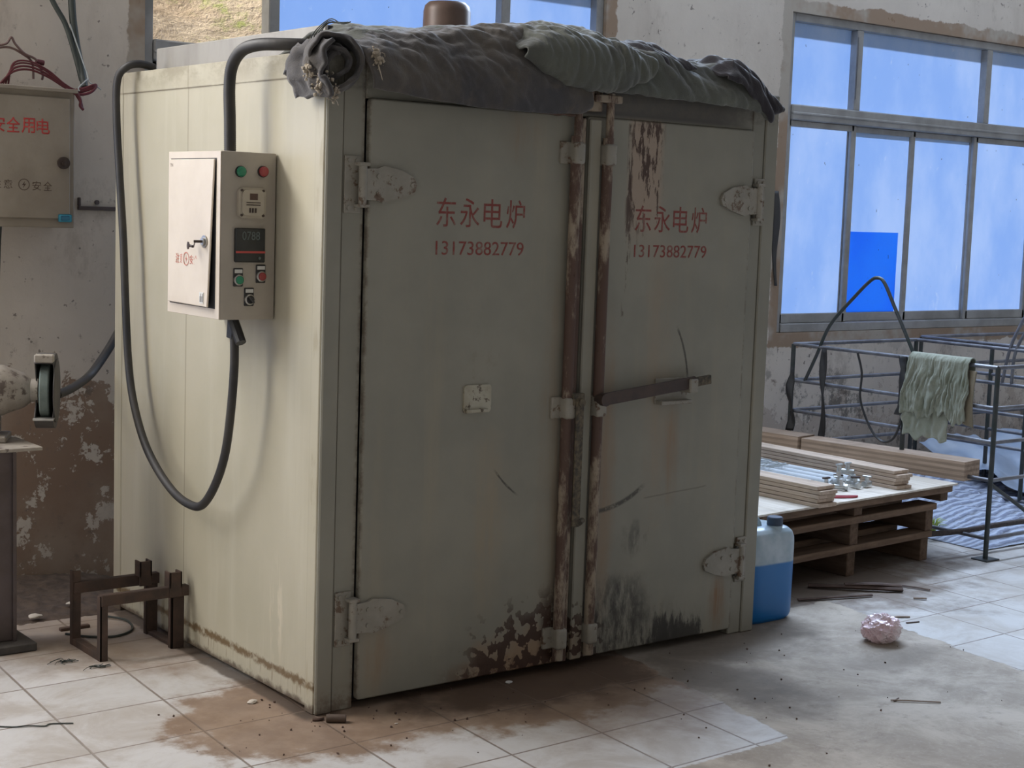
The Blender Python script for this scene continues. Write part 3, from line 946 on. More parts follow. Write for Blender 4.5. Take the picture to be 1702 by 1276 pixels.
# catches of the rods on the frame above the doors
m = MB()
m.box(0.885, 0.975, -0.062, -0.004, 1.925, 1.950, 0.003); m.box(0.985, 1.10, -0.062, -0.004, 1.915, 1.940, 0.003)
m.box(0.965, 1.035, -0.036, -0.004, 1.885, 1.975, 0.003)
m.build('rod_keeper', MT['rod'], oven)
# handle of the left rod hangs down, handle of the right one lies in its clip
b = MB()
b.box(0.935, 0.968, -0.082, -0.072, 0.505, 0.935, 0.003)
b.cyl((0.952, -0.09, 0.925), (0.952, -0.05, 0.925), 0.014, n=12)
b.box(0.925, 0.975, -0.075, -0.045, 0.915, 0.955, 0.003)
b.cyl((0.958, -0.088, 0.520), (0.995, -0.060, 0.520), 0.010, n=10)
b.build('handle', MT['brush'], dl)
b = MB()
ang = math.atan2(0.985-0.945, 1.475-1.075)
rot = Matrix.Rotation(-ang, 3, 'Y')
def hbar(b, s0, s1, hh, y0, y1):
    c = (s0+s1)/2
    p = Vector((1.06, 0, 0.930))+rot @ Vector((c, 0, 0))
    b.box(p.x-(s1-s0)/2, p.x+(s1-s0)/2, y0, y1, p.z-hh, p.z+hh, 0.002, 1, rot)
hbar(b, 0.0, 0.425, 0.021, -0.078, -0.068)
b.cyl((1.056, -0.090, 0.930), (1.056, -0.05, 0.930), 0.022, n=12)
b.build('handle', MT['handle'], dr_)
b = MB(); hbar(b, 0.425, 0.50, 0.016, -0.080, -0.066); b.build('handle_grip', MT['brush'], dr_)
b = MB()
b.box(1.335, 1.490, FD-0.006, FD, 0.895, 0.985, 0.002)
b.box(1.448, 1.487, -0.088, -0.024, 0.935, 0.985, 0.004)
b.box(1.340, 1.487, -0.060, -0.024, 0.895, 0.908, 0.002)
b.build('handle_clip', MT['hinge'], dr_)
b = MB()
b.prism(rounded_rect(0.510, 0.618, 0.905, 0.995, 0.012), FD-0.006, FD)
b.box(0.515, 0.60, FD-0.018, FD-0.005, 0.908, 0.918, 0.002)
b.build('keeper_plate', simple('scraped_plate', (0.42, 0.40, 0.32), (0.33, 0.30, 0.22), 0.55, 0, 18, 0.1, 0.22, (0.10, 0.075, 0.05)), dl)
# stencilled writing
for d, xa, k in ((dl, 0.388, 0.0905), (dr_, 1.212, 0.0885)):
    for i, ch in enumerate('东永电炉'):
        text_mesh('lettering', ch, xa+i*k, xa+i*k+0.074, 1.494, 1.584, MT['txt_oven'], d, 'front', FD)
    text_mesh('phone_number', '13173882779', xa, xa+0.345, 1.407, 1.450, MT['txt_oven'], d, 'front', FD)
# sheet metal duct on the roof
m = MB(); m.box(0.10, 0.195, 0.18, 1.38, H-0.003, 2.093, 0.004); m.build('roof_duct', MT['galv'], oven)
m = MB(); m.box(0.104, 0.192, 0.174, 0.181, H, 2.089); m.build('duct_mouth', MT['dark'], oven, 0)
# fan motor on the roof
mt = MB()
mc = (1.05, 0.90)
mt.lathe([(0.093, 2.215), (0.090, 2.228), (0.089, 2.285), (0.084, 2.305), (0.070, 2.318), (0.0, 2.323)], (mc[0], mc[1], 0))
mo = mt.build('fan_motor', MT['motor'], oven)
mt = MB()
mt.lathe([(0.085, 2.0), (0.085, 2.19), (0.098, 2.195), (0.098, 2.215), (0.0, 2.215)], (mc[0], mc[1], 0))
for k in range(8):
    a = k*math.pi/4+0.2
    mt.box(mc[0]+0.102*math.cos(a)-0.007, mc[0]+0.102*math.cos(a)+0.007, mc[1]+0.102*math.sin(a)-0.007, mc[1]+0.102*math.sin(a)+0.007, 2.185, 2.222, 0.002)
mt.box(mc[0]+0.08, mc[0]+0.135, mc[1]-0.02, mc[1]+0.02, 2.17, 2.205, 0.003)
mt.build('motor_base', MT['dark'], oven)

# ------------------------------------------------------------------ control cabinet hung on the side of the oven
bx0, by0, by1, bz0, bz1 = -0.190, 0.282, 0.642, 1.190, 1.700
cb = thing('control_cabinet', 'beige control cabinet with buttons and key, hung on the left side of the oven', 'control box', (-0.004, 0.46, 1.19))
m = MB(); m.box(bx0, -0.0045, by0, by1, bz0, bz1, 0.004, 2); m.build('cabinet_body', MT['boxside'], cb)
m = MB(); m.box(bx0-0.003, bx0, by0+0.001, by1-0.001, bz0+0.001, bz1-0.001, 0.001); m.build('front_rim', MT['boxdoor'], cb)
m = MB(); m.box(bx0-0.0035, bx0-0.002, by0+0.026, by1-0.018, bz0+0.032, bz1-0.022); m.build('door_gap', MT['dark'], cb, 0)
# door stands slightly proud at its lower latch corner
m = MB()
vs = m.box(bx0-0.010, bx0-0.0035, by0+0.029, by1-0.020, bz0+0.036, bz1-0.025, 0.002)
for v in vs:
    t = (by1-v.co.y)/(by1-by0); s = (bz1-v.co.z)/(bz1-bz0)
    v.co.x -= 0.016*t*s
    v.co.y += 0.014*t*s
cd = m.build('cabinet_door', MT['boxdoor'], cb)
m = MB()
m.cyl((bx0-0.022, 0.352, 1.425), (bx0-0.013, 0.352, 1.425), 0.019, n=20)
m.cyl((bx0-0.028, 0.352, 1.425), (bx0-0.020, 0.352, 1.425), 0.012, n=16)
m.build('lock', MT['steel'], cd)
m = MB()
m.box(bx0-0.055, bx0-0.026, 0.351, 0.353, 1.421, 1.429, 0.0005)
m.tube([(bx0-0.050, 0.352, 1.425), (bx0-0.052, 0.358, 1.410), (bx0-0.048, 0.370, 1.409)], 0.0016, 6)
m.cyl((bx0-0.050, 0.366, 1.409), (bx0-0.047, 0.400, 1.411), 0.004, n=8)
m.lathe([(0.0, 0.0), (0.011, 0.0), (0.012, 0.003), (0.0, 0.005)], (bx0-0.048, 0.400, 1.411), (-1, 0.2, 0), 14)
m.build('key', MT['handle'], cd)
at = bx0-0.0185
for i, ch in enumerate(('注', '意')):
    text_mesh('warning_text', ch, 0.560-i*0.032, 0.535-i*0.032, 1.352, 1.382, MT['txt_box'], cd, 'side', at+0.004)
bolt_sign('warning_mark', 0.4795, 1.367, 0.021, MT['txt_box'], cd, 'side', at+0.001)
for i, ch in enumerate(('安', '全')):
    text_mesh('warning_text', ch, 0.452-i*0.030, 0.428-i*0.030, 1.352, 1.380, MT['txt_box'], cd, 'side', at)
m = MB(); m.box(bx0-0.0245, bx0-0.0225, 0.345, 0.372, 1.236, 1.270); m.build('paper_label', MT['paper'], cd, 0)
for i in range(4):
    b = MB(); b.box(bx0-0.0252, bx0-0.0244, 0.348+i*0.006, 0.350+i*0.006, 1.240, 1.266-(i % 2)*0.008); b.build('label_print', MT['handle'], cd, 0)
text_mesh('corner_mark', 'TN', 0.614, 0.594, 1.652, 1.662, MT['txt_dark'], cd, 'side', bx0-0.0100)
# instruments on the narrow face (faces the camera side)
def inst(name, build, mat_):
    b = MB(); build(b); return b.build(name, mat_, cb)
def lamp(x, z, col):
    inst('indicator_light_bezel', lambda b: b.cyl((x, by0-0.006, z), (x, by0+0.001, z), 0.0175, n=20), MT['black'])
    inst('indicator_light', lambda b: b.lathe([(0.0155, 0.004), (0.0155, 0.012), (0.011, 0.017), (0.0, 0.018)], (x, by0, z), (0, -1, 0), 20), col)
lamp(-0.128, 1.640, MT['green']); lamp(-0.052, 1.643, MT['red'])
def plate(x0, x1, z0, z1, r, y0, y1):
    return lambda b: b.prism(rounded_rect(x0, x1, z0, z1, r), y0, y1)
inst('timer', plate(-0.138, -0.046, 1.500, 1.592, 0.016, by0-0.014, by0+0.001), MT['timer'])
inst('timer_face', plate(-0.128, -0.056, 1.508, 1.586, 0.014, by0-0.020, by0-0.013), MT['timer'])
inst('timer_window', lambda b: b.box(-0.104, -0.078, by0-0.0215, by0-0.0195, 1.556, 1.575), simple('brown_display', (0.07, 0.03, 0.022), None, 0.3))
inst('timer_dials', lambda b: [b.box(-0.106+i*0.0095, -0.101+i*0.0095, by0-0.0225, by0-0.0195, 1.517, 1.531) for i in range(3)], MT['handle'])
inst('timer_print', lambda b: [b.box(-0.116, -0.068, by0-0.0208, by0-0.0199, z, z+0.003) for z in (1.546, 1.539)], MT['handle'])
for sx_ in (-0.129, -0.056):
    for sz_ in (1.509, 1.584):
        inst('timer_screw', lambda b: b.cyl((sx_, by0-0.018, sz_), (sx_, by0-0.013, sz_), 0.004, n=8), MT['handle'])
inst('temperature_controller', lambda b: b.box(-0.146, -0.044, by0-0.012, by0+0.001, 1.366, 1.470, 0.003), MT['screen'])
inst('controller_stripe', lambda b: b.box(-0.145, -0.045, by0-0.0128, by0-0.0118, 1.394, 1.4005), MT['redbar'])
text_mesh('display_digits', '0788', -0.124, -0.064, 1.434, 1.460, MT['segm'], cb, 'front', by0-0.0121)
inst('controller_key', lambda b: b.cyl((-0.064, by0-0.0135, 1.379), (-0.064, by0-0.011, 1.379), 0.0045, n=12), MT['segm'])
def pushb(x, z, col, name):
    inst('button_base', lambda b: b.box(x-0.0165, x+0.0165, by0-0.004, by0+0.001, z-0.020, z+0.036, 0.002), MT['black'])
    inst('button_legend', lambda b: b.box(x-0.013, x+0.013, by0-0.0055, by0-0.003, z+0.021, z+0.032), MT['paper'])
    inst('button_ring', lambda b: b.lathe([(0.0165, 0.003), (0.0165, 0.010), (0.013, 0.012), (0.013, 0.003)], (x, by0, z), (0, -1, 0), 20), MT['steel'])
    if col is not None:
        inst(name, lambda b: b.lathe([(0.0125, 0.004), (0.0125, 0.016), (0.010, 0.018), (0.0, 0.0185)], (x, by0, z), (0, -1, 0), 20), col)
    else:
        inst(name, lambda b: (b.lathe([(0.0125, 0.004), (0.0125, 0.012), (0.0, 0.012)], (x, by0, z), (0, -1, 0), 20),
                              b.box(x-0.0035, x+0.0035, by0-0.024, by0-0.010, z-0.013, z+0.013, 0.002, 1, Matrix.Rotation(math.radians(-40), 3, 'Y'))), MT['black'])
pushb(-0.131, 1.312, MT['green'], 'push_button'); pushb(-0.054, 1.323, MT['red'], 'push_button'); pushb(-0.093, 1.252, None, 'selector_switch')

# ------------------------------------------------------------------ hoses and cables
def ribs(pts, r, n, ribstep=0.006):
    """corrugated hose"""
    b = MB()
    P = smooth(pts, 10)
    # resample to equal steps
    L = [0]
    for a, c in zip(P, P[1:]): L.append(L[-1]+(c-a).length)
    N = int(L[-1]/ribstep*2)
    Q, j = [], 0
    for i in range(N+1):
        s = L[-1]*i/N
        while j < len(L)-2 and L[j+1] < s: j += 1
        t = (s-L[j])/max(L[j+1]-L[j], 1e-9)
        Q.append(P[j].lerp(P[j+1], t))
    up = None
    rings = []
    for i, p in enumerate(Q):
        T = (Q[min(i+1, N)]-Q[max(i-1, 0)]).normalized()
        if up is None:
            up = T.cross(Vector((1, 0, 0)))
            if up.length < 0.1: up = T.cross(Vector((0, 1, 0)))
        up = (up-T*up.dot(T)).normalized()
        c = T.cross(up)
        rr = r*(1.0 if i % 2 else 0.91)
        rings.append([b.bm.verts.new(p+(up*math.cos(2*math.pi*k/n)+c*math.sin(2*math.pi*k/n))*rr) for k in range(n)])
    for A, B in zip(rings, rings[1:]):
        for k in range(n): b.bm.faces.new((A[k], A[(k+1) % n], B[(k+1) % n], B[k]))
    b.bm.faces.new(list(reversed(rings[0]))); b.bm.faces.new(rings[-1])
    return b

b = ribs([(-0.098, 0.408, 1.70), (-0.098, 0.412, 1.80), (-0.098, 0.418, 1.90), (-0.096, 0.405, 1.965), (-0.090, 0.355, 2.008), (-0.075, 0.28, 2.022), (-0.04, 0.205, 2.022), (0.02, 0.150, 2.022), (0.085, 0.150, 2.022)], 0.0195, 14)
o = b.build('conduit_hose', MT['hose'], None, 80)
tag(o, 'thick black conduit hose arching from the top of the control cabinet to the oven roof', 'hose')
recentre(o, (-0.098, 0.408, 1.70))
b = ribs([(0.06, 1.31, 2.018), (0.0, 1.305, 2.026), (-0.042, 1.318, 2.012), (-0.064, 1.345, 1.965), (-0.066, 1.344, 1.824), (-0.066, 1.312, 1.60), (-0.066, 1.280, 1.397), (-0.066, 1.258, 1.18), (-0.068, 1.225, 0.969), (-0.074, 1.165, 0.83), (-0.080, 1.062, 0.705), (-0.085, 0.937, 0.622), (-0.085, 0.803, 0.562), (-0.086, 0.680, 0.543), (-0.088, 0.590, 0.558), (-0.092, 0.500, 0.630), (-0.095, 0.425, 0.74), (-0.097, 0.385, 0.87), (-0.098, 0.360, 1.04), (-0.098, 0.366, 1.185)], 0.0145, 12)
o = b.build('conduit_hose', MT['hose'], None, 80)
tag(o, 'long black conduit hose looping down the oven side from roof edge to cabinet underside', 'hose')
recentre(o, (-0.09, 0.60, 0.533))
# split hose sleeve under the cabinet
b = MB()
b.tube([(-0.105, 0.365, 1.190), (-0.100, 0.345, 1.155), (-0.098, 0.318, 1.115)], 0.017, 10)
b.box(-0.112, -0.106, 0.352, 0.386, 1.125, 1.19, 0.001, 1, Matrix.Rotation(0.12, 3, 'X'))
o = b.build('hose_sleeve', MT['black'], None)
tag(o, 'short cut black sleeve sticking out under the control cabinet', 'sleeve')
recentre(o, (-0.10, 0.33, 1.10))
# thin wires where the hose enters the duct
b = MB()
for k in range(4):
    b.tube([(0.085, 0.160, 2.02), (0.07-k*0.006, 0.165+k*0.006, 2.05), (0.085, 0.16-k*0.008, 2.085+0.006*k), (0.10, 0.14-0.018*k, 2.096-0.003*k), (0.12, 0.11-k*0.014, 2.094)], 0.0018, 5, 5)
o = b.build('loose_wires', MT['cord_black'], None)
tag(o, 'few thin dark wires curling over the duct at the end of the conduit hose', 'wire')
recentre(o, (0.085, 0.16, 2.02))

# ------------------------------------------------------------------ quilts on the oven roof
def fold(x, s, k, seed, ang=0.0):
    """ridged folds running slanted along the cloth"""
    ca, sa = math.cos(ang), math.sin(ang)
    a, b = x*ca+s*sa, -x*sa+s*ca
    w = mn.noise((a*1.2, b*2.0, seed+9))*0.5
    n = mn.noise((a*k*0.28+seed, b*k+w*1.2, seed*1.7))
    r = 1-abs(n)*2.0
    return r

def drape(name, xr, sec, nx, ns, amp, kf, seed, m, parent, ang=0.0, thick=0.010, extra=None):
    b = MB()
    cols = []
    for i in range(nx):
        x = xr[0]+(xr[1]-xr[0])*i/(nx-1)
        P = smooth([Vector((0, y, z)) for y, z in sec(x)], 8)
        L = [0]
        for p, q in zip(P, P[1:]): L.append(L[-1]+(q-p).length)
        row, j = [], 0
        for k in range(ns):
            s = L[-1]*k/(ns-1)
            while j < len(L)-2 and L[j+1] < s: j += 1
            t = (s-L[j])/max(L[j+1]-L[j], 1e-9)
            p = P[j].lerp(P[j+1], t)
            T = (P[j+1]-P[j]).normalized()
            nrm = Vector((0, T.z, -T.y))  # outward: up on top, toward the camera on the front
            if nrm.length < 1e-6: nrm = Vector((0, -1, 0))
            f = fold(x, s, kf, seed, ang)*0.6+fold(x*1.7, s*1.5, kf*1.8, seed+3, ang+0.5)*0.3+mn.noise((x*25, s*25, seed))*0.15+fold(x*2.3, s*2.6, kf*2.4, seed+6, ang-0.6)*0.22
            e = min(1.0, 4*k/(ns-1), 3*(1-k/(ns-1))+0.45)
            d = amp*(f-0.35)*e
            if extra: d += extra(x, s/L[-1])
            xx = x+0.35*amp*mn.noise((x*6, s*9, seed+20))
            row.append(b.bm.verts.new((xx, p.y+nrm.y*d, p.z+nrm.z*d)))
        cols.append(row)
    for A, B in zip(cols, cols[1:]):
        for k in range(ns-1):
            b.bm.faces.new((A[k], B[k], B[k+1], A[k+1]))
    o = b.build(name, m, parent, 70, thick)
    sb = o.modifiers.new('soft', 'SUBSURF'); sb.levels = 1; sb.render_levels = 1
    return o

TOP1 = [(0.10, 2.045), (0.18, 2.062), (0.40, 2.082), (0.50, 2.098), (0.70, 2.128), (0.85, 2.135), (1.02, 2.145), (1.1, 2.10)]
LOW1 = [(0.10, 1.890), (0.14, 1.886), (0.35, 1.868), (0.49, 1.860), (0.76, 1.860), (0.88, 1.866), (1.0, 1.93)]
q1 = thing('quilt', 'dark grey padded quilt with a rolled left end, hanging over the left oven door top', 'quilt', (0.5, 0.2, 2.0))
def sec1(x):
    t, l = interp(TOP1, x), interp(LOW1, x)
    return [(0.40, 2.015), (0.28, t-0.035), (0.15, t), (0.03, t-0.012), (-0.050, t*0.62+l*0.38), (-0.085, t*0.30+l*0.70), (-0.098, l+0.02), (-0.095, l)]
drape('quilt_body', (0.09, 0.93), sec1, 150, 56, 0.034, 9, 3.3, MT['quilt'], q1, 0.30)
# second layer lying along the top, further back
def sec1b(x):
    t = interp([(0.08, 2.055), (0.16, 2.082), (0.42, 2.092), (0.50, 2.112), (0.62, 2.120), (0.75, 2.112), (0.95, 2.10)], x)
    return [(0.46, 2.012), (0.36, t-0.03), (0.24, t), (0.12, t-0.004), (0.03, t-0.035), (-0.02, t-0.07)]
drape('quilt_fold', (0.085, 0.95), sec1b, 120, 28, 0.026, 11, 8.1, MT['quilt2'], q1, 0.22)
# rolled end: a spiral sheet whose open end looks at the camera
def roll(name, c, axis, r0, r1, turns, length, m, parent, seed, squash=1.0):
    ax = Vector(axis).normalized()
    u = ax.cross(Vector((0, 0, 1))).normalized()
    w = u.cross(ax)
    c = Vector(c)
    def f(a, v):
        th = a*turns*2*math.pi+0.7
        r = r0+(r1-r0)*a
        r *= 1+0.22*mn.noise((th*0.8, v*2, seed))+0.10*mn.noise((th*2.2, v*6, seed+2))
        dd = (v-0.5)*length*(1-0.15*(1-a))
        off = 0.035*mn.noise((th*1.3, 2.2, seed+4))
        return c+u*(r*math.cos(th))+w*(r*math.sin(th)*squash)+ax*(dd+off)
    b = MB(); b.grid(int(60*turns), 16, f)
    o = b.build(name, m, parent, 80, 0.012)
    sb = o.modifiers.new('soft', 'SUBSURF'); sb.levels = 1; sb.render_levels = 1
    return o
roll('rolled_end', (0.035, 0.045, 1.962), (-0.42, -0.88, 0.06), 0.034, 0.096, 1.75, 0.22, MT['quilt'], q1, 5, 0.98)
# loose flap folded over the corner, left of the roll
def flap(u, v):
    x = -0.050+0.085*u
    y = 0.16-0.20*v
    z = 2.028-0.10*(1-u)**1.6+0.02*math.sin(u*7+v*4)*(1-u)-0.12*max(0, v-0.62)**1.3
    z += 0.012*mn.noise((u*5, v*6, 3))
    return (x-0.02*mn.noise((u*3, v*5, 8)), y, z)
b = MB(); b.grid(24, 30, flap); o = b.build('corner_flap', MT['quilt'], q1, 80, 0.012)
def flap2(u, v):
    a = u*2.6
    x = -0.025-0.030*math.sin(a)+0.02*mn.noise((u*4, v*4, 1))
    z = 2.02-0.16*u+0.015*mn.noise((u*6, v*5, 2))
    return (x, 0.12-0.20*v+0.02*math.sin(u*5), z)
b = MB(); b.grid(28, 22, flap2); b.build('corner_flap', MT['quilt'], q1, 80, 0.012)
# stuffing showing at the torn edges
random.seed(3)
def tuft(spots, wisps=()):
    b = MB()
    for cx, cy, cz, r, n in spots:
        for k in range(n):
            p = Vector((cx+random.gauss(0, r), cy+random.gauss(0, r*0.5), cz+random.gauss(0, r)))
            rr = random.uniform(0.0025, 0.0065)
            vs = bmesh.ops.create_icosphere(b.bm, subdivisions=2, radius=rr)['verts']
            for v in vs:
                v.co = v.co*(1+0.8*mn.noise(v.co*260+p*40))
                v.co += p
        for k in range(10):
            p = Vector((cx+random.gauss(0, r), cy+random.gauss(0, r*0.5), cz+random.gauss(0, r)))
            q = p+Vector((random.uniform(-.018, .018), random.uniform(-.012, .004), random.uniform(-.024, .010)))
            b.tube([p, (p+q)/2+Vector((0.004, 0, 0.003)), q], 0.0009, 4, 3)
    for w in wisps: b.tube(w, 0.0022, 5, 5)
    o = b.build('stuffing', MT['fluff'], q1, 80)
    o['label'] = 'pale torn stuffing'
tuft([(-0.045, -0.055, 1.892, 0.014, 46), (-0.015, -0.065, 1.872, 0.012, 26), (-0.070, -0.02, 1.925, 0.012, 26)])
tuft([(0.115, -0.080, 1.990, 0.008, 26), (0.120, -0.086, 1.962, 0.008, 20)], [[(0.118, -0.092, 1.96), (0.124, -0.099, 1.93), (0.130, -0.102, 1.905)]])
# tan padding strip hanging under the quilt beside the lock rods
def strip(u, v):
    x = 0.735+0.150*u
    z = 1.935-0.075*v
    return (x, -0.060-0.012*math.sin(u*5+v*2)-0.01*v, z+0.006*mn.noise((u*6, v*4, 2)))
b = MB(); b.grid(26, 12, strip); b.build('hanging_lining', simple('brown_lining', (0.13, 0.085, 0.065), (0.09, 0.06, 0.05), 0.9, 0, 8), q1, 70, 0.006)

# olive quilt: bundled in the middle, trailing to the right corner
q2 = thing('quilt', 'olive green quilt bundled over the middle of the oven top, trailing to its right corner', 'quilt', (1.3, 0.2, 2.0))
TOP2 = [(0.66, 2.085), (0.76, 2.135), (0.85, 2.145), (0.98, 2.150), (1.08, 2.135), (1.19, 2.110), (1.30, 2.09)]
LOW2 = [(0.66, 2.03), (0.76, 1.985), (0.85, 1.955), (0.95, 1.950), (1.06, 1.955), (1.13, 1.985), (1.22, 2.01)]
def sec2(x):
    t, l = interp(TOP2, x), interp(LOW2, x)
    e = math.sin(min(1, max(0, (x-0.62)/0.62))*math.pi)
    return [(0.44, 2.012), (0.30, t-0.05), (0.18, t-0.008), (0.06, t), (-0.035-0.02*e, t-0.035), (-0.085-0.035*e, t*0.5+l*0.5), (-0.095-0.02*e, l+0.015), (-0.080, l)]
drape('quilt_bundle', (0.66, 1.21), sec2, 96, 52, 0.032, 12, 14.2, MT['quilt2'], q2, 0.95)
TOP3 = [(0.90, 2.075), (1.10, 2.085), (1.16, 2.115), (1.26, 2.122), (1.32, 2.118), (1.42, 2.085), (1.56, 2.080), (1.62, 2.092), (1.72, 2.080), (1.79, 2.035), (1.83, 1.985)]
LOW3 = [(0.80, 1.948), (0.92, 1.952), (1.12, 1.952), (1.31, 1.947), (1.55, 1.943), (1.68, 1.938), (1.74, 1.930), (1.775, 1.905), (1.81, 1.935), (1.83, 1.95)]
def sec3(x):
    t, l = interp(TOP3, x), interp(LOW3, x)
    return [(0.46, 2.012), (0.33, t-0.035), (0.20, t), (0.06, t-0.01), (-0.03, t*0.72+l*0.28), (-0.068, t*0.38+l*0.62), (-0.080, l+0.015), (-0.070, l)]
drape('quilt_trail', (0.80, 1.835), sec3, 150, 46, 0.034, 11, 21.7, MT['quilt2'], q2, 0.35)
def sec4(x):
    t, l = interp([(1.18, 2.10), (1.24, 2.125), (1.32, 2.130), (1.40, 2.10), (1.44, 2.07)], x), interp([(1.18, 2.06), (1.26, 2.045), (1.36, 2.04), (1.44, 2.05)], x)
    return [(0.40, 2.02), (0.25, t-0.02), (0.14, t), (0.04, t-0.012), (-0.03, t*0.5+l*0.5), (-0.05, l)]
drape('dark_fold', (1.18, 1.44), sec4, 46, 30, 0.034, 16, 31.7, MT['quilt3'], q2, 0.8)
def sec5(x):
    t = interp([(1.55, 2.07), (1.62, 2.108), (1.70, 2.098), (1.77, 2.065), (1.81, 2.02), (1.845, 1.965)], x)
    l = interp([(1.55, 2.03), (1.62, 2.02), (1.70, 1.97), (1.745, 1.925), (1.775, 1.893), (1.81, 1.925), (1.845, 1.935)], x)
    return [(0.40, 2.012), (0.22, t-0.02), (0.10, t), (0.0, t-0.012), (-0.07, t*0.55+l*0.45), (-0.095, t*0.2+l*0.8), (-0.088, l)]
drape('dark_tail', (1.55, 1.845), sec5, 60, 36, 0.030, 13, 41.7, MT['quilt3'], q2, 0.6)

# ------------------------------------------------------------------ left wall: electric cabinet and wires
ec = thing('electric_cabinet', 'dusty beige wall cabinet with red Chinese writing at the left edge of the picture', 'electric box', (-0.30, 1.945, 1.428))
ex0, ex1, ey, ez0, ez1 = -0.575, -0.058, 1.752, 1.428, 1.944
m = MB(); m.box(ex0, ex1, ey, YW-0.001, ez0, ez1, 0.004); m.build('cabinet_body', MT['wallbox'], ec)
m = MB(); m.box(ex0+0.02, ex1-0.022, ey-0.012, ey, ez0+0.034, ez1-0.030, 0.003); ed = m.build('cabinet_door', MT['wallbox'], ec)
m = MB(); m.box(ex0-0.006, ex1+0.004, ey-0.025, ey+0.02, ez1-0.010, ez1+0.004, 0.002); m.build('rain_lip', MT['wallbox'], ec)
fy = ey-0.012
for i, ch in enumerate('安全用电'):
    text_mesh('warning_text', ch, -0.380+0.0565*i, -0.380+0.0565*i+0.051, 1.776, 1.832, MT['txt_wall'], ed, 'front', fy, bold=0.010)
for i, ch in enumerate('注意'):
    text_mesh('caution_text', ch, -0.376+0.042*i, -0.376+0.042*i+0.032, 1.570, 1.602, MT['txt_dark'], ed, 'front', fy)
bolt_sign('caution_mark', -0.258, 1.586, 0.0215, MT['txt_dark'], ed, 'front', fy)
for i, ch in enumerate('安全'):
    text_mesh('caution_text', ch, -0.226+0.042*i, -0.226+0.042*i+0.033, 1.566, 1.600, MT['txt_dark'], ed, 'front', fy)
m = MB()
m.cyl((-0.108, fy-0.012, 1.672), (-0.108, fy, 1.672), 0.023, n=22); m.cyl((-0.108, fy-0.020, 1.672), (-0.108, fy-0.010, 1.672), 0.013, n=16)
m.box(-0.112, -0.104, fy-0.024, fy-0.018, 1.660, 1.684)
m.build('lock', MT['handle'], ed)
m = MB(); m.box(-0.127, -0.075, fy-0.006, fy, 1.450, 1.480, 0.005, 2); o = m.build('blue_tag', MT['bluetag'], ed)
m = MB(); m.box(-0.119, -0.085, fy-0.008, fy-0.005, 1.456, 1.474, 0.003); m.build('tag_inset', simple('blue_tag_inset', (0.04, 0.20, 0.34), None, 0.4), ed)

# wires above the cabinet
b = MB()
zt = ez1+0.006
for k, (dz, r) in enumerate(((0.0, 0.0042), (0.011, 0.0042), (0.022, 0.0035), (0.030, 0.0035))):
    b.tube([(-0.325+0.01*k, 1.80, zt+0.004), (-0.28, 1.79, zt+0.050+dz), (-0.22, 1.785, zt+0.062+dz), (-0.15, 1.78, zt+0.040+dz*0.8), (-0.09, 1.77, zt+0.006+dz*0.4), (-0.045, 1.76, zt-0.010+dz*0.3), (0.01, 1.755, zt+0.008+dz*0.4), (0.028, 1.76, zt+0.026)], r, 7, 6)
b.tube([(-0.09, 1.765, zt), (-0.045, 1.75, zt-0.018), (0.005, 1.75, zt-0.006), (0.030, 1.76, zt+0.022), (0.0, 1.77, zt+0.012), (-0.05, 1.765, zt-0.005), (-0.034, 1.755, zt-0.045), (-0.028, 1.752, zt-0.072)], 0.0055, 7, 6)
b.tube([(-0.05, 1.75, zt-0.012), (-0.038, 1.745, zt-0.040), (-0.040, 1.745, zt-0.060), (-0.026, 1.747, zt-0.074)], 0.0055, 7, 6)
o = b.build('wire_bundle', MT['cord_red'], None, 60)
tag(o, 'maroon wires bundled loosely on top of the beige wall cabinet', 'wire')
recentre(o, (-0.2, 1.78, zt))
b = MB()
b.tube([(-0.47, 1.85, zt), (-0.44, 1.83, zt+0.05), (-0.40, 1.81, zt+0.105), (-0.355, 1.80, zt+0.135), (-0.305, 1.795, zt+0.150), (-0.285, 1.795, zt+0.175), (-0.27, 1.795, zt+0.152), (-0.235, 1.795, zt+0.120), (-0.19, 1.795, zt+0.10), (-0.165, 1.80, zt+0.052), (-0.17, 1.79, zt+0.03)], 0.0045, 6, 6)
b.tube([(-0.45, 1.84, zt+0.03), (-0.38, 1.82, zt+0.11), (-0.30, 1.80, zt+0.138), (-0.24, 1.80, zt+0.118), (-0.205, 1.80, zt+0.09), (-0.20, 1.80, zt+0.03)], 0.0045, 6, 6)
o = b.build('thin_wire', MT['cord_brown'], None, 60)
tag(o, 'thin brown wires arching up at the far left above the wall cabinet', 'wire')
recentre(o, (-0.3, 1.8, zt))
b = MB()
for k in range(2):
    b.tube([(-0.395+0.205*k, 1.806-0.006*k, zt+0.105-0.01*k), (-0.365+0.205*k, 1.80, zt+0.122-0.03*k)], 0.010, 8, 1)
o = b.build('insulating_tape', MT['cord_red'], None, 60)
tag(o, 'maroon tape wraps on the thin brown wires above the wall cabinet', 'tape')
recentre(o, (-0.3, 1.8, zt+0.1))
b = MB()
b.tube([(-0.035, 1.86, 3.2), (-0.034, 1.86, 2.6), (-0.030, 1.855, 2.29), (-0.015, 1.85, 2.14), (0.0, 1.83, 2.03), (0.0, 1.80, 1.965)], 0.014, 10, 8)
o = b.build('power_cable', MT['cord_black'], None, 60)
tag(o, 'straight thick dark cable coming down the wall to the maroon wires', 'cable')
recentre(o, (0, 1.80, 1.965))
b = MB()
b.tube([(-0.40, 1.87, 3.2), (-0.24, 1.87, 2.6), (-0.115, 1.865, 2.31), (-0.055, 1.855, 2.20), (-0.020, 1.84, 2.08), (-0.003, 1.82, 1.99)], 0.010, 10, 8)
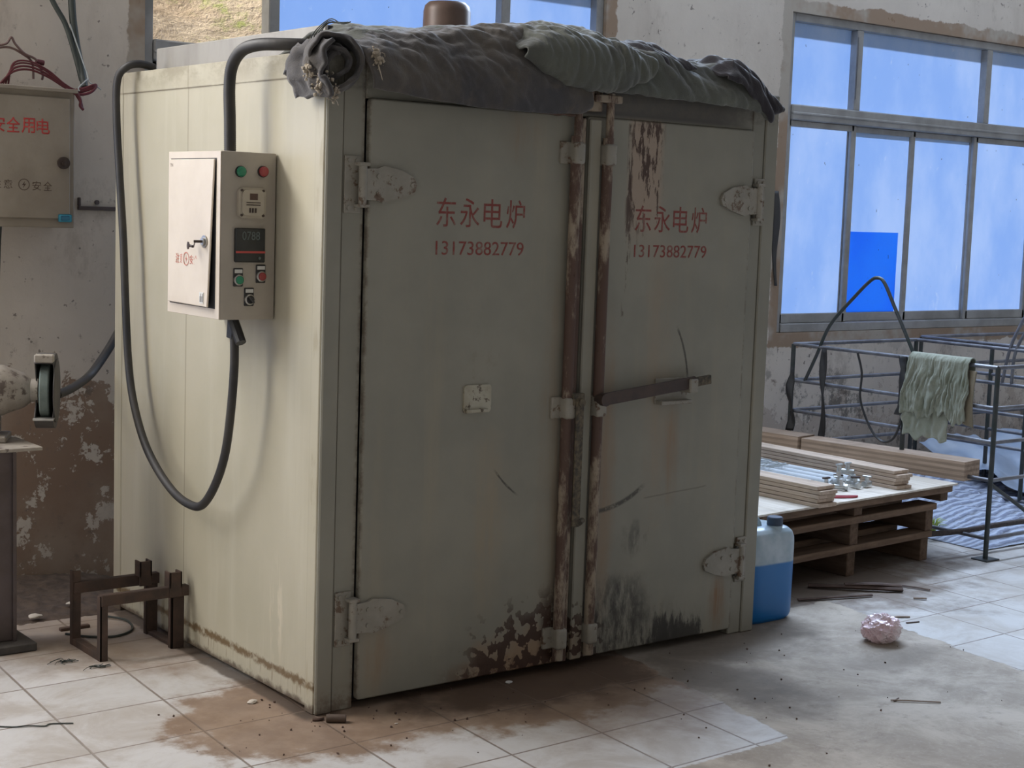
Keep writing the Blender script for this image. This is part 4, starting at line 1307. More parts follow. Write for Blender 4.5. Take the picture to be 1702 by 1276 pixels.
o = b.build('power_cable', MT['cord_black'], None, 60)
tag(o, 'slanting thinner dark cable left of the straight one, above the wall cabinet', 'cable')
recentre(o, (-0.003, 1.82, 1.99))
b = MB()
b.tube([(-0.045, 1.835, 2.20), (-0.012, 1.815, 2.09), (0.008, 1.79, 2.005), (-0.010, 1.77, 1.985), (-0.040, 1.76, 1.958), (-0.038, 1.755, 1.945)], 0.0028, 6, 6)
b.tube([(0.006, 1.79, 2.0), (0.010, 1.775, 1.982), (0.035, 1.765, 1.968), (0.050, 1.76, 1.957)], 0.0025, 6, 6)
o = b.build('tie_wire', MT['cord_white'], None, 60)
tag(o, 'pale thin wire tying the dark cables together above the wall cabinet corner', 'wire')
recentre(o, (0, 1.78, 1.95))
# cable under the cabinet
b = MB()
b.tube([(-0.305, 1.86, 1.439), (-0.308, 1.865, 1.36), (-0.312, 1.868, 1.22), (-0.322, 1.87, 1.08), (-0.345, 1.87, 0.98), (-0.38, 1.86, 0.9)], 0.007, 8, 8)
o = b.build('power_cable', MT['cord_black'], None, 60)
tag(o, 'thin dark cable hanging down the wall under the wall cabinet', 'cable')
recentre(o, (-0.38, 1.86, 0.9))
# conduit on the wall by the oven
m = MB(); m.box(0.030, 0.30, YW-0.016, YW-0.0005, 1.496, 1.512, 0.002); m.box(0.030, 0.040, YW-0.016, YW-0.0005, 1.512, 1.545, 0.002)
m.cyl((0.11, YW-0.01, 1.528), (0.11, YW, 1.528), 0.009, n=12)
struct(m.build('trim_1', MT['stand'], None))
# dark hose from the grinder to behind the oven
b = MB()
b.tube([(-0.30, 1.30, 0.850), (-0.20, 1.40, 0.862), (-0.10, 1.50, 0.890), (-0.025, 1.56, 0.945), (0.04, 1.605, 1.01), (0.10, 1.65, 1.08), (0.16, 1.72, 1.13)], 0.016, 10, 8)
o = b.build('power_cable', MT['hose'], None, 60)
tag(o, 'thick dark cable running from the bench grinder to behind the oven', 'cable')
recentre(o, (-0.30, 1.30, 0.83))

# ------------------------------------------------------------------ bench grinder on its pedestal
gy = 1.20
st = thing('grinder_pedestal', 'dark steel pedestal carrying the bench grinder at the left picture edge', 'stand', (-0.58, 1.22, 0))
m = MB(); m.box(-0.68, -0.515, 1.14, 1.30, 0.03, 0.694, 0.003); m.box(-0.520, -0.508, 1.13, 1.16, 0.03, 0.694, 0.001); m.build('column', MT['stand'], st)
m = MB(); m.box(-0.76, -0.455, 1.08, 1.38, 0.0, 0.030, 0.004); m.build('base_plate', MT['guard'], st)
m = MB(); m.box(-0.76, -0.440, 1.07, 1.35, 0.694, 0.706, 0.002); m.build('top_plate', MT['grinder'], st)
gr = thing('bench_grinder', 'old beige bench grinder with dark wheel guard at the left picture edge', 'grinder', (-0.56, 1.22, 0.706))
gm = MB()
axd = Vector((math.cos(math.radians(-27)), math.sin(math.radians(-27)), 0))
gc = Vector((-0.378, 1.20, 0.880))        # wheel centre
def ga(s): return gc-axd*s
gm.lathe([(0.0, -0.30), (0.080, -0.30), (0.088, -0.28), (0.088, -0.145), (0.083, -0.135), (0.060, -0.075), (0.040, -0.050), (0.040, -0.026), (0.0, -0.026)], gc, axd, 32)
gm.build('motor_housing', MT['grinder'], gr)
gm = MB()
f0 = ga(0.21)
gm.box(f0.x-0.055, f0.x+0.055, f0.y-0.05, f0.y+0.05, 0.726, 0.83, 0.008, 2, Matrix.Rotation(math.radians(-27), 3, 'Z'))
gm.box(f0.x-0.085, f0.x+0.085, f0.y-0.075, f0.y+0.075, 0.706, 0.728, 0.004, 1, Matrix.Rotation(math.radians(-27), 3, 'Z'))
gm.build('foot', MT['grinder'], gr)
gm = MB(); gm.lathe([(0.0, -0.016), (0.095, -0.016), (0.098, -0.012), (0.098, 0.012), (0.095, 0.016), (0.0, 0.016)], gc, axd, 40); gm.build('grinding_wheel', MT['wheel'], gr)
# guard: a shell round the wheel, open at the front
gm = MB()
fr_dir = Vector((-axd.y*-1, 0, 0))
side = Vector((0, 0, 1)); front = Vector((axd.y, -axd.x, 0))       # points away from the motor axis toward the user
R0 = 0.128
n0, n1 = 52, 318                                               # opening centred on the user side
def gp(a, s, r): return gc+axd*s+(front*math.cos(math.radians(a))+side*math.sin(math.radians(a)))*r
N = 40
prof = [(-0.030, 0.045), (-0.030, R0), (0.030, R0), (0.030, 0.0)]
rows = []
for i in range(N+1):
    a = n0+(n1-n0)*i/N
    rows.append([gm.bm.verts.new(gp(a, s, r)) for s, r in prof])
for A, B in zip(rows, rows[1:]):
    for k in range(3): gm.bm.faces.new((A[k], B[k], B[k+1], A[k+1]))
gm.build('wheel_guard', MT['guard'], gr, 35, 0.004)
gm = MB(); gm.lathe([(0.0, 0.0), (0.110, 0.0), (0.110, 0.004), (0.03, 0.010), (0.0, 0.010)], gc+axd*0.032, axd, 36); gm.build('guard_cover', MT['guard'], gr)
gm = MB()
pc = gp(58, 0, 0.135)
gm.box(pc.x-0.032, pc.x+0.032, pc.y-0.018, pc.y+0.018, pc.z-0.010, pc.z+0.018, 0.004, 1, Matrix.Rotation(math.radians(-27), 3, 'Z'))
gm.build('spark_deflector', MT['grinder'], gr)
gm = MB()
pc = gp(-46, 0, 0.122)
gm.box(pc.x-0.034, pc.x+0.034, pc.y-0.022, pc.y+0.022, pc.z-0.004, pc.z+0.004, 0.001, 1, Matrix.Rotation(math.radians(-27), 3, 'Z'))
gm.build('tool_rest', MT['steel'], gr)

# ------------------------------------------------------------------ small angle iron frame on the floor
af = thing('angle_iron_frame', 'small rusty angle iron frame standing on the floor left of the oven', 'metal frame', (-0.17, 0.97, 0))
def post(x, y, z0, z1, w, name='post'):
    m = MB(); m.box(x-w/2, x+w/2, y-0.004, y+0.004, z0, z1, 0.001); m.box(x-w/2, x-w/2+0.007, y-0.004, y+0.022, z0, z1, 0.001); m.build(name, MT['angle'], af)
for x, y, z1, w in ((-0.315, 1.085, 0.262, 0.030), (-0.315, 0.850, 0.222, 0.028), (-0.035, 1.085, 0.215, 0.042), (-0.037, 0.872, 0.215, 0.048)):
    post(x, y, 0.0, z1, w)
def rail(a, b_, z, h, name):
    m = MB()
    if abs(a[0]-b_[0]) > abs(a[1]-b_[1]): m.box(a[0], b_[0], a[1]-0.004, a[1]+0.004, z-h/2, z+h/2, 0.001); m.box(a[0], b_[0], a[1]-0.002, a[1]+0.026, z+h/2-0.006, z+h/2, 0.001)
    else: m.box(a[0]-0.014, a[0]+0.014, a[1], b_[1], z-h/2, z+h/2, 0.001)
    m.build(name, MT['angle'], af)
rail((-0.325, 0.846), (-0.008, 0.846), 0.208, 0.036, 'rail'); rail((-0.325, 1.079), (-0.010, 1.079), 0.203, 0.038, 'rail')
rail((-0.315, 0.85), (-0.315, 1.085), 0.012, 0.024, 'foot_bar'); rail((-0.036, 0.872), (-0.036, 1.085), 0.006, 0.012, 'foot_bar')
for x, y in ((-0.078, 1.062), (-0.058, 0.862)):
    m = MB(); m.box(x-0.024, x+0.022, y-0.024, y-0.018, 0.19, 0.278, 0.001); m.box(x-0.024, x-0.018, y-0.024, y+0.02, 0.222, 0.278, 0.001); m.box(x+0.016, x+0.022, y-0.024, y+0.02, 0.222, 0.278, 0.001); m.build('socket', MT['angle'], af)

# ------------------------------------------------------------------ floor litter on the left
def pile(u, v):
    x = -0.62+0.80*u
    y = 1.40+0.54*v
    e = math.sin(math.pi*min(1, max(0, u)))**0.6
    h = 0.055*e*v**1.1*(1-0.1*v)
    h += 0.014*e*max(0, mn.noise((x*14, y*14, 1)))*min(1, v*4)+0.010*max(0, mn.noise((x*40, y*40, 5)))*e*min(1, v*5)
    return (x, y, h-0.002)
b = MB(); b.grid(90, 60, pile)
o = b.build('rubble', MT['debris'], None, 60)
tag(o, 'brown fallen plaster dirt heaped along the foot of the left wall', 'rubble', kind='stuff')
random.seed(11)
def chip(x, y, s, m, label, cat='chip', z=0.0, group=None):
    b = MB()
    vs = bmesh.ops.create_icosphere(b.bm, subdivisions=2, radius=1.0)['verts']
    sd = random.random()*50
    for v in vs:
        k = 1+0.45*mn.noise(v.co*1.4+Vector((sd, 0, 0)))
        v.co = Vector((v.co.x*s*k, v.co.y*s*0.7*k, (v.co.z*0.32*k+0.26)*s))+Vector((x, y, z))
    o = b.build('plaster_chip', m, None, 30)
    tag(o, label, cat, group)
    recentre(o, (x, y, z))
    return o
chip(-0.102, 0.201, 0.017, MT['chip'], 'white plaster chip on the brown stained tile left of the oven')
chip(0.17, -0.20, 0.006, MT['chip'], 'tiny pale chip on the stained tile right of the steel stub')
chip(-0.155, 1.53, 0.020, MT['chip'], 'pale plaster flake lying on the rubble nearer the oven', z=0.022)
chip(-0.325, 1.45, 0.024, MT['chip'], 'pale plaster flake lying on the rubble beside the pedestal', z=0.012)
chip(0.709, -0.053, 0.013, MT['paper'], 'grey white scrap on the dark floor in front of the left oven door', 'scrap')
b = MB()
b.cyl((0.0, -0.075, 0.0125), (0.048, -0.108, 0.0125), 0.0125, n=18)
o = b.build('pipe_stub', MT['bolt'], None)
b = MB(); b.cyl((0.0481, -0.10805, 0.0125), (0.049, -0.1087, 0.0125), 0.009, n=14)
ps = o; b.build('bore', MT['dark'], ps)
tag(ps, 'short grey steel pipe stub lying at the front left foot of the oven', 'pipe')
b = MB(); b.tube([(-0.03, -0.045, 0.004), (-0.012, -0.055, 0.005), (0.004, -0.050, 0.004)], 0.005, 6, 4)
o = b.build('wood_splinter', MT['stick'], None)
tag(o, 'dark splinter touching the oven corner beside the pipe stub', 'splinter')
recentre(o, (-0.012, -0.05, 0))
# wire hoop and scribble of wire
b = MB(); b.tube([(-0.30, 1.22, 0.004), (-0.24, 1.13, 0.006), (-0.16, 1.10, 0.005), (-0.08, 1.15, 0.006), (-0.05, 1.27, 0.008), (-0.10, 1.36, 0.01)], 0.0045, 6, 8)
o = b.build('wire_hoop', MT['cord_black'], None, 60)
tag(o, 'curved dark wire lying on the floor behind the angle iron frame', 'wire')
recentre(o, (-0.16, 1.1, 0))
b = MB(); b.tube([(-0.87, 0.42, 0.003), (-0.80, 0.36, 0.003), (-0.76, 0.345, 0.004), (-0.72, 0.32, 0.003), (-0.70, 0.33, 0.003), (-0.665, 0.315, 0.003), (-0.64, 0.30, 0.003)], 0.0022, 5, 4)
o = b.build('thread', MT['cord_black'], None, 60)
tag(o, 'dark crooked thread on the pale tile at the left picture edge', 'thread')
recentre(o, (-0.75, 0.35, 0))
for k, (cx, cy) in enumerate(((-0.43, 0.90), (-0.36, 0.79))):
    b = MB()
    for j in range(16):
        a = random.uniform(0, 6.28); r = random.uniform(0.02, 0.06)
        b.tube([(cx, cy, 0.003), (cx+r*0.5*math.cos(a), cy+r*0.3*math.sin(a), random.uniform(0.004, 0.012)), (cx+r*math.cos(a+.6), cy+r*0.5*math.sin(a+.6), 0.003)], 0.0012, 4, 3)
    o = b.build('fibre_tuft', MT['cord_black'], None, 60)
    tag(o, ('farther' if k == 0 else 'nearer')+' dark tuft of fibres on the tile in front of the angle iron frame', 'fibres')
    recentre(o, (cx, cy, 0))
m = MB(); m.box(-0.30, -0.19, 1.265, 1.285, 0.0, 0.012, 0.002); o = m.build('wood_strip', MT['stick'], None)
tag(o, 'short dark strip on the floor between the pedestal and the angle iron frame', 'strip'); recentre(o, (-0.25, 1.275, 0))
# crumbs scattered over the floor
b = MB()
for k in range(110):
    x, y = (random.uniform(-0.5, 0.7), random.uniform(-0.55, 0.3)) if k < 60 else (random.uniform(0.8, 2.4), random.uniform(-1.1, 0.0))
    if 0 < x < 1.92 and y > -0.06: y -= 0.3
    if -0.02 < x < 0.01 and y > 0: x -= 0.06
    s = random.uniform(0.0012, 0.0042)
    vs = bmesh.ops.create_icosphere(b.bm, subdivisions=1, radius=s)['verts']
    for v in vs: v.co = v.co*random.uniform(0.6, 1.3)+Vector((x, y, s*0.6))
o = b.build('crumbs', MT['stick'], None, 0)
tag(o, 'dark crumbs scattered over the floor in front of the oven', 'crumbs', kind='stuff')

# ------------------------------------------------------------------ blue jug beside the oven
jg = thing('plastic_jug', 'translucent plastic jug half full of blue liquid beside the oven right corner', 'jug', (2.06, 0.135, 0))
def jug(u, v):
    """u round, v up: rounded box section"""
    zs = [(0.0, 0.86), (0.012, 0.95), (0.03, 0.99), (0.30, 1.0), (0.325, 0.985), (0.347, 0.93), (0.362, 0.80), (0.370, 0.60)]
    f = v*(len(zs)-1); i = min(int(f), len(zs)-2); t = f-i
    z = zs[i][0]+(zs[i+1][0]-zs[i][0])*t
    k = zs[i][1]+(zs[i+1][1]-zs[i][1])*t
    a = u*2*math.pi
    n = 4.5
    c, s = math.cos(a), math.sin(a)
    hx, hy = 0.137*k, 0.105*k
    x = hx*math.copysign(abs(c)**(2/n), c); y = hy*math.copysign(abs(s)**(2/n), s)
    # slope of the shoulder toward the left where the handle is
    z -= 0.0
    return (2.062+x, 0.135+y, z)
b = MB()
NU, NV = 64, 30
g = [[b.bm.verts.new(jug(i/NU, j/(NV-1))) for j in range(NV)] for i in range(NU)]
for i in range(NU):
    for j in range(NV-1):
        b.bm.faces.new((g[i][j], g[(i+1) % NU][j], g[(i+1) % NU][j+1], g[i][j+1]))
b.bm.faces.new([g[i][0] for i in reversed(range(NU))]); b.bm.faces.new([g[i][NV-1] for i in range(NU)])
b.build('jug_body', MT['jug'], jg, 50)
b = MB(); b.lathe([(0.030, 0.355), (0.030, 0.372), (0.024, 0.378), (0.024, 0.384)], (2.095, 0.075, 0), (0, 0, 1), 24); b.build('neck', MT['jug'], jg)
b = MB(); b.lathe([(0.031, 0.374), (0.031, 0.402), (0.028, 0.406), (0.0, 0.406)], (2.095, 0.075, 0), (0, 0, 1), 28); b.build('cap', simple('dark_blue_cap', (0.035, 0.060, 0.105), (0.03, 0.05, 0.09), 0.5), jg)
b = MB(); b.tube([(2.045, 0.11, 0.362), (2.035, 0.12, 0.392), (1.995, 0.15, 0.405), (1.965, 0.17, 0.392), (1.958, 0.175, 0.362)], 0.013, 10, 6); b.build('handle', MT['jug'], jg)

# ------------------------------------------------------------------ pallets with the timber stack
PR = math.radians(4.0)
def PW(lx, ly, z=0.0):
    return Vector((2.30+lx*math.cos(PR)-ly*math.sin(PR), 0.335+lx*math.sin(PR)+ly*math.cos(PR), z))
def pallet(z0, hb, xs_, x0, x1, label, name='pallet', bottom=False, depth=1.05, yo=0.0):
    p = thing(name, label, 'pallet', PW((x0+x1)/2, depth/2, z0), group=None)
    p.rotation_euler = (0, 0, 0)
    R = Matrix.Rotation(PR, 3, 'Z')
    def lbox(nm, a0, a1, b0, b1, c0, c1, mm):
        b = MB()
        vs = b.box(a0, a1, b0, b1, c0, c1, 0.003)
        for v in vs:
            w = PW(v.co.x, v.co.y+yo, v.co.z); v.co = w
        b.build(nm, mm, p, 30)
    for x in xs_:
        lbox('stringer', x-0.028, x+0.030, 0.02, depth, z0, z0+hb, MT['wood_y'])
    for k in range(6):
        y = k*(depth-0.10)/5
        lbox('deck_board', x0, x1, y, y+0.105, z0+hb, z0+hb+0.030, MT['wood'])
    return p
pallet(0.0, 0.112, (0.05, 0.66, 1.225), 0.0, 1.255, 'bottom pallet of the three pallets stacked right of the oven')
pallet(0.1425, 0.100, (0.05, 0.655, 1.235), 0.0, 1.262, 'middle pallet of the stack right of the oven', yo=-0.012)
pallet(0.273, 0.043, (0.02, 0.665, 1.335), -0.02, 1.372, 'topmost pallet of the stack, just under the plywood sheet', yo=-0.020)
# sheet on top
b = MB()
vs = b.box(-0.06, 1.40, -0.028, 1.35, 0.3465, 0.3555, 0.001)
for v in vs: v.co = PW(v.co.x, v.co.y, v.co.z)
o = b.build('plywood_sheet', MT['plytop'], None, 20)
tag(o, 'pale plywood sheet lying on the pallet stack under the timber', 'plywood')
recentre(o, PW(0.65, 0.6, 0.3465))
ZT = 0.356
def plank(p0, p1, w, z0, h, m_, name, label, cat, group=None, jitter=0.0):
    """long board from p0 to p1 (xy of its centre line ends)"""
    p0, p1 = Vector((p0[0], p0[1], 0)), Vector((p1[0], p1[1], 0))
    d = p1-p0
    a = math.atan2(d.y, d.x)-math.pi/2
    b = MB()
    vs = b.box(-w/2, w/2, -d.length/2, d.length/2, 0, h, min(0.0015, h*0.1))
    o = b.build(name, m_, None, 20)
    o.location = (p0+p1)/2+Vector((0, 0, z0))
    o.rotation_euler = (0, 0, a)
    tag(o, label, cat, group)
    return o
plank((3.835, 0.43), (3.70, 1.33), 0.150, ZT, 0.092, MT['lvl'], 'laminated_beam', 'long laminated timber at the back of the stack, nearest the rack leg', 'timber')
plank((3.694, 1.345), (3.63, 1.80), 0.155, ZT, 0.098, MT['lvl'], 'laminated_beam', 'shorter laminated timber behind, half hidden by the oven edge', 'timber')
pos = ['lowest', 'second lowest', 'middle', 'second highest', 'topmost']
for k in range(5):
    plank((2.652+0.003*(k % 2), 0.288+0.008*((k*2) % 3)), (2.615, 1.30), 0.115-0.004*(k % 2), ZT+k*0.0182, 0.0160, MT['ply'], 'plywood_strip', pos[k]+' plywood strip of the front stack beside the blue jug', 'plywood strip', 'plywood strips in the front stack')
for k in range(5):
    plank((3.322+0.004*(k % 2), 0.42+0.010*((k*2) % 3)), (3.31, 1.55), 0.105, ZT+k*0.0172, 0.0150, MT['ply'], 'plywood_strip', pos[k]+' plywood strip of the middle stack behind the zinc fittings', 'plywood strip', 'plywood strips in the middle stack')
# white tubes between the stacks
word = ['nearest the front stack', 'second from the front stack', 'third from the front stack', 'third from the middle stack', 'second from the middle stack', 'nearest the middle stack']
for k in range(6):
    x = 2.80+k*0.083
    b = MB(); b.cyl((0, -0.55, 0), (0, 0.55, 0), 0.0165, n=14)
    o = b.build('plastic_tube', MT['rodwhite'], None)
    o.location = (x-0.02, 1.17+0.02*(k % 3), ZT+0.0172)
    o.rotation_euler = (0, 0, math.radians(2.0+1.0*(k % 2)))
    tag(o, 'white plastic tube lying on the plywood, '+word[k], 'tube', 'white tubes between the timber stacks')
# film and cord on the tubes
b = MB()
random.seed(5)
for j in range(5):
    pts = [(2.83+random.uniform(0, 0.36), 0.95+random.uniform(0, 0.28), ZT+0.038+random.uniform(0, 0.008)) for q in range(6)]
    b.tube(pts, 0.0022, 5, 6)
o = b.build('tangled_cord', MT['cord_white'], None, 60)
tag(o, 'tangle of pale cord lying on the white tubes', 'cord'); recentre(o, (2.99, 1.1, ZT+0.034))
# zinc fittings
fits = [(3.06, 0.585, 0.3, 0.034), (3.13, 0.545, 1.2, 0.032), (3.02, 0.535, 2.2, 0.030), (3.10, 0.62, 0.9, 0.034), (3.175, 0.60, 2.7, 0.032), (2.99, 0.595, 1.6, 0.032), (3.20, 0.535, 0.2, 0.028)]
fl = ['frontmost left', 'frontmost middle', 'left outermost', 'rear middle', 'rear right', 'rear left', 'rightmost front']
for k, (x, y, a, s) in enumerate(fits):
    ft = thing('pipe_fitting', fl[k]+' zinc pipe fitting of the little heap on the plywood', 'fitting', (x, y, ZT+0.0005), 'zinc fittings heaped on the plywood')
    ca, sa = math.cos(a), math.sin(a)
    zc = ZT+0.016
    b = MB()
    b.cyl((x-s*ca, y-s*sa, zc), (x+s*ca, y+s*sa, zc), 0.0115, n=12)
    b.cyl((x-s*ca*1.02, y-s*sa*1.02, zc), (x-s*ca*0.62, y-s*sa*0.62, zc), 0.0155, n=6)
    b.cyl((x, y, zc), (x, y, zc+0.030), 0.0095, n=10)
    b.build('fitting_body', MT['fit'], ft)
    b = MB(); b.box(x-0.008, x+0.008, y-0.022, y+0.022, zc+0.030, zc+0.038, 0.002, 1, Matrix.Rotation(a, 3, 'Z')); b.build('valve_lever', MT['handle'] if k % 2 else MT['fit'], ft)
for k, (x, y, a) in enumerate(((3.05, 0.575, 0.7), (3.12, 0.585, 2.1))):
    b = MB()
    z = ZT+0.055+0.016
    b.cyl((x-0.03*math.cos(a), y-0.03*math.sin(a), z), (x+0.03*math.cos(a), y+0.03*math.sin(a), z), 0.012, n=12)
    b.cyl((x, y, z), (x, y, z+0.034), 0.010, n=10); b.box(x-0.02, x+0.02, y-0.007, y+0.007, z+0.034, z+0.042, 0.002)
    o = b.build('pipe_fitting', MT['fit'], None)
    tag(o, ('left' if k == 0 else 'right')+' fitting lying on top of the zinc heap', 'fitting', 'zinc fittings heaped on the plywood'); recentre(o, (x, y, z-0.012))
b = MB()
b.tube([(2.70, 0.56, ZT+0.004), (2.80, 0.47, ZT+0.005), (2.90, 0.405, ZT+0.006), (2.955, 0.385, ZT+0.005), (2.90, 0.385, ZT+0.005), (2.80, 0.43, ZT+0.005), (2.71, 0.50, ZT+0.004)], 0.0045, 7, 6)
o = b.build('red_cord', simple('red_cord_plastic', (0.42, 0.03, 0.05), (0.35, 0.025, 0.04), 0.5), None, 60)
tag(o, 'red cord loop on the plywood beside the front timber stack', 'cord'); recentre(o, (2.83, 0.45, ZT))

# ------------------------------------------------------------------ rod racks at the right wall
def rack(name, label, x0, x1, y0, y1, zt, rails, loc, mids, mat_a, mat_b, foot=True):
    rk = thing(name, label, 'rack', loc)
    r = 0.012
    def rod(nm, pts, rr, mm, sub=1):
        b = MB(); b.tube(pts, rr, 8, sub); return b.build(nm, mm, rk, 50)
    for x in (x0, x1):
        for y in (y0, y1):
            rod('post', [(x, y, 0.006), (x, y, zt)], r, mat_a)
    for x in (x0, x1):
        for y in mids:
            rod('post', [(x, y, rails[0]), (x, y, zt)], r, mat_a)
    for z in rails+[zt]:
        for x in (x0, x1):
            rod('rail', [(x, y0, z), (x, y1, z)], r*0.8, mat_b)
        for y in (y0, y1):
            rod('cross_rail', [(x0, y, z), (x1, y, z)], r*0.8, mat_b)
    if foot:
        for x in (x0, x1):
            b = MB(); b.box(x-0.05, x+0.05, y0-0.045, y0+0.045, 0.0, 0.007, 0.002); b.build('foot_plate', mat_a, rk)
    return rk, rod
rk1, rod1 = rack('rod_rack', 'dark steel rod rack at the right wall with the gauze hung over it', 3.80, 4.82, 0.30, 1.56, 0.905, [0.10, 0.376, 0.555, 0.715], (4.3, 0.93, 0), (0.82,), MT['rack'], MT['rackgrey'])
rod1('lifting_loop', [(3.80, 1.47, 0.72), (3.80, 1.40, 0.86), (3.80, 1.32, 1.025), (3.80, 1.17, 1.18), (3.80, 1.08, 1.262), (3.80, 1.035, 1.282), (3.80, 0.99, 1.262), (3.80, 0.92, 1.15), (3.80, 0.84, 1.02), (3.80, 0.775, 0.91)], 0.009, MT['rack'], 5)
rod1('brace', [(3.80, 0.30, 0.36), (4.05, 0.30, 0.23), (4.28, 0.30, 0.10)], 0.010, MT['rack'])
rod1('hook_loop', [(4.82, 0.92, 0.715), (4.82, 0.90, 0.92), (4.82, 0.75, 1.15), (4.82, 0.60, 1.29), (4.82, 0.50, 1.335), (4.82, 0.40, 1.26), (4.82, 0.34, 0.905)], 0.009, MT['rackgrey'], 5)
rod1('hook_loop', [(4.82, 0.98, 0.715), (4.82, 0.93, 0.95), (4.82, 0.80, 1.19), (4.82, 0.70, 1.28), (4.82, 0.64, 1.40), (4.82, 0.56, 1.475), (4.82, 0.46, 1.47), (4.82, 0.40, 1.35), (4.82, 0.36, 0.905)], 0.009, MT['rackgrey'], 5)
rk2, rod2 = rack('rod_rack', 'second steel rod rack behind, farther right along the wall under the window', 5.10, 6.30, 0.75, 1.74, 0.90, [0.10, 0.42, 0.73], (5.7, 1.25, 0), (1.25,), MT['rack'], MT['rackgrey'])
# torn dark ribbons and cord on the rack
for k, (y, z0, z1, w, lab) in enumerate(((1.545, 0.45, 0.77, 0.045, 'dark rubber wrap hanging on the left end post of the rack'), (1.33, 0.36, 0.90, 0.040, 'dark ribbon hanging below the lifting loop of the rack'), (0.83, 0.62, 0.91, 0.055, 'dark wrap round the middle rack post beside the gauze'))):
    def rb(u, v):
        t = v
        ww = w*(0.35+0.65*abs(math.sin(t*5+k)))
        return (3.783+0.008*math.sin(t*9+u*2), y+(u-0.5)*ww+0.01*math.sin(t*6+k), z1+(z0-z1)*t)
    b = MB(); b.grid(6, 24, rb)
    o = b.build('rubber_ribbon', MT['black'], None, 70, 0.005)
    tag(o, lab, 'ribbon'); recentre(o, (3.783, y, z0))
b = MB(); b.tube([(3.788, 1.12, 0.897), (3.786, 1.085, 0.80), (3.784, 1.085, 0.68), (3.782, 1.04, 0.58), (3.78, 0.98, 0.505), (3.78, 0.92, 0.475), (3.78, 0.86, 0.50), (3.78, 0.825, 0.58), (3.782, 0.81, 0.70)], 0.006, 6, 8)
o = b.build('hanging_cable', MT['black'], None, 60)
tag(o, 'thin black cable looping down from the rack top rail', 'cable'); recentre(o, (3.78, 0.92, 0.469))
# gauze over the rail
def gz(u, v):
    y = 0.785-0.345*u
    L = 0.30+0.06*mn.noise((u*4, 1, 1))
    Lb = 0.20
    s = -Lb+(L+Lb)*v
    x = 3.80; z = 0.918
    if s < -0.02: x += 0.022; z = 0.918+(s+0.02)
    elif s < 0.02:
        a = (s+0.02)/0.04*math.pi
        x = 3.80+0.022*math.cos(a); z = 0.918+0.018*math.sin(a)
    else:
        x -= 0.030+0.02*min(1, s*5); z = 0.918-(s-0.02)
    wob = 0.018*mn.noise((u*10+v*2, v*2.5, 3))+0.014*(1-2*abs(mn.noise((u*22+v*3, v*4, 6))))+0.006*mn.noise((u*50, v*20, 6))
    if s > 0.0:
        x += wob*min(1, s*9)-0.01*s
        y += 0.03*(1-u)*s/L+0.02*mn.noise((u*5, v*5, 8))*min(1, s*6)
        z += 0.03*mn.noise((u*14, 3, 2))*min(1, s*5)
    return (x, y, z)
b = MB(); b.grid(110, 70, gz)
o = b.build('gauze', MT['gauze'], None, 80, 0.005)
tag(o, 'grey green gauze cloth draped over the top rail of the rack', 'cloth'); recentre(o, (3.78, 0.6, 0.6))
def gz2(u, v):
    y = 0.53-0.125*u
    return (3.785+0.006*math.sin(u*4+v*2), y-0.005+0.012*math.sin(v*3), 0.88-0.27*v+0.03*(1-u)*v)
def gz3(u, v):
    y = 0.80-0.26*u+0.02*mn.noise((u*4, v*3, 2))
    x = 3.762+0.012*mn.noise((u*9, v*3, 7))
    return (x+0.008, y, 0.70-(0.17+0.03*mn.noise((u*5, 0, 4)))*v)
b = MB(); b.grid(20, 30, gz2)
o = b.build('tan_cloth', MT['card'], None, 80, 0.004)
tag(o, 'tan cloth strip hanging at the right edge of the gauze', 'cloth'); recentre(o, (3.76, 0.47, 0.6))
b = MB(); b.grid(40, 24, gz3)
o = b.build('gauze', MT['gauze'], None, 80, 0.004)
tag(o, 'lower bunch of grey green gauze hanging below the draped piece', 'cloth'); recentre(o, (3.77, 0.67, 0.53))

# netting heaped on the floor at the right
def net(u, v):
    x = 3.95+2.9*u
    y = 0.42+1.45*v
    h = 0.05+0.20*v**1.5*(0.6+0.4*math.sin(u*5+1))+0.05*abs(mn.noise((x*2.2, y*7, 1)))+0.02*mn.noise((x*7, y*18, 3))
    e = min(1, 6*min(u, 1-u, v+0.02))
    return (x, y, max(0.004, h*max(0, e)))
b = MB(); b.grid(110, 80, net)
o = b.build('netting', MT['net'], None, 70)
tag(o, 'blue grey netting heaped on the floor under the racks', 'netting'); recentre(o, (5.3, 1.1, 0))
def film(u, v):
    x = 4.95+1.6*u; y = 0.85+0.75*v
    z = 0.10+0.20*v+0.10*abs(mn.noise((x*2.4, y*3, 9)))+0.06*mn.noise((x*6, y*5, 2))
    return (x, y, z)
b = MB(); b.grid(60, 40, film)
o = b.build('plastic_film', MT['sheetp'], None, 30)
tag(o, 'pale blue plastic film crumpled on top of the netting', 'plastic sheet'); recentre(o, (5.4, 1.35, 0.2))
b = MB()
b.tube([(3.46, 0.50, 0.118), (3.62, 0.46, 0.112), (3.85, 0.44, 0.110), (4.1, 0.43, 0.116), (4.6, 0.42, 0.11), (5.4, 0.42, 0.09)], 0.014, 8, 8)
o = b.build('rope', simple('dark_rope', (0.09, 0.075, 0.07), (0.06, 0.05, 0.05), 0.9, 0, 60, 0.4), None, 60)
tag(o, 'dark rope edge of the netting stretched between pallet and rack leg', 'rope'); recentre(o, (4.1, 0.43, 0.09))
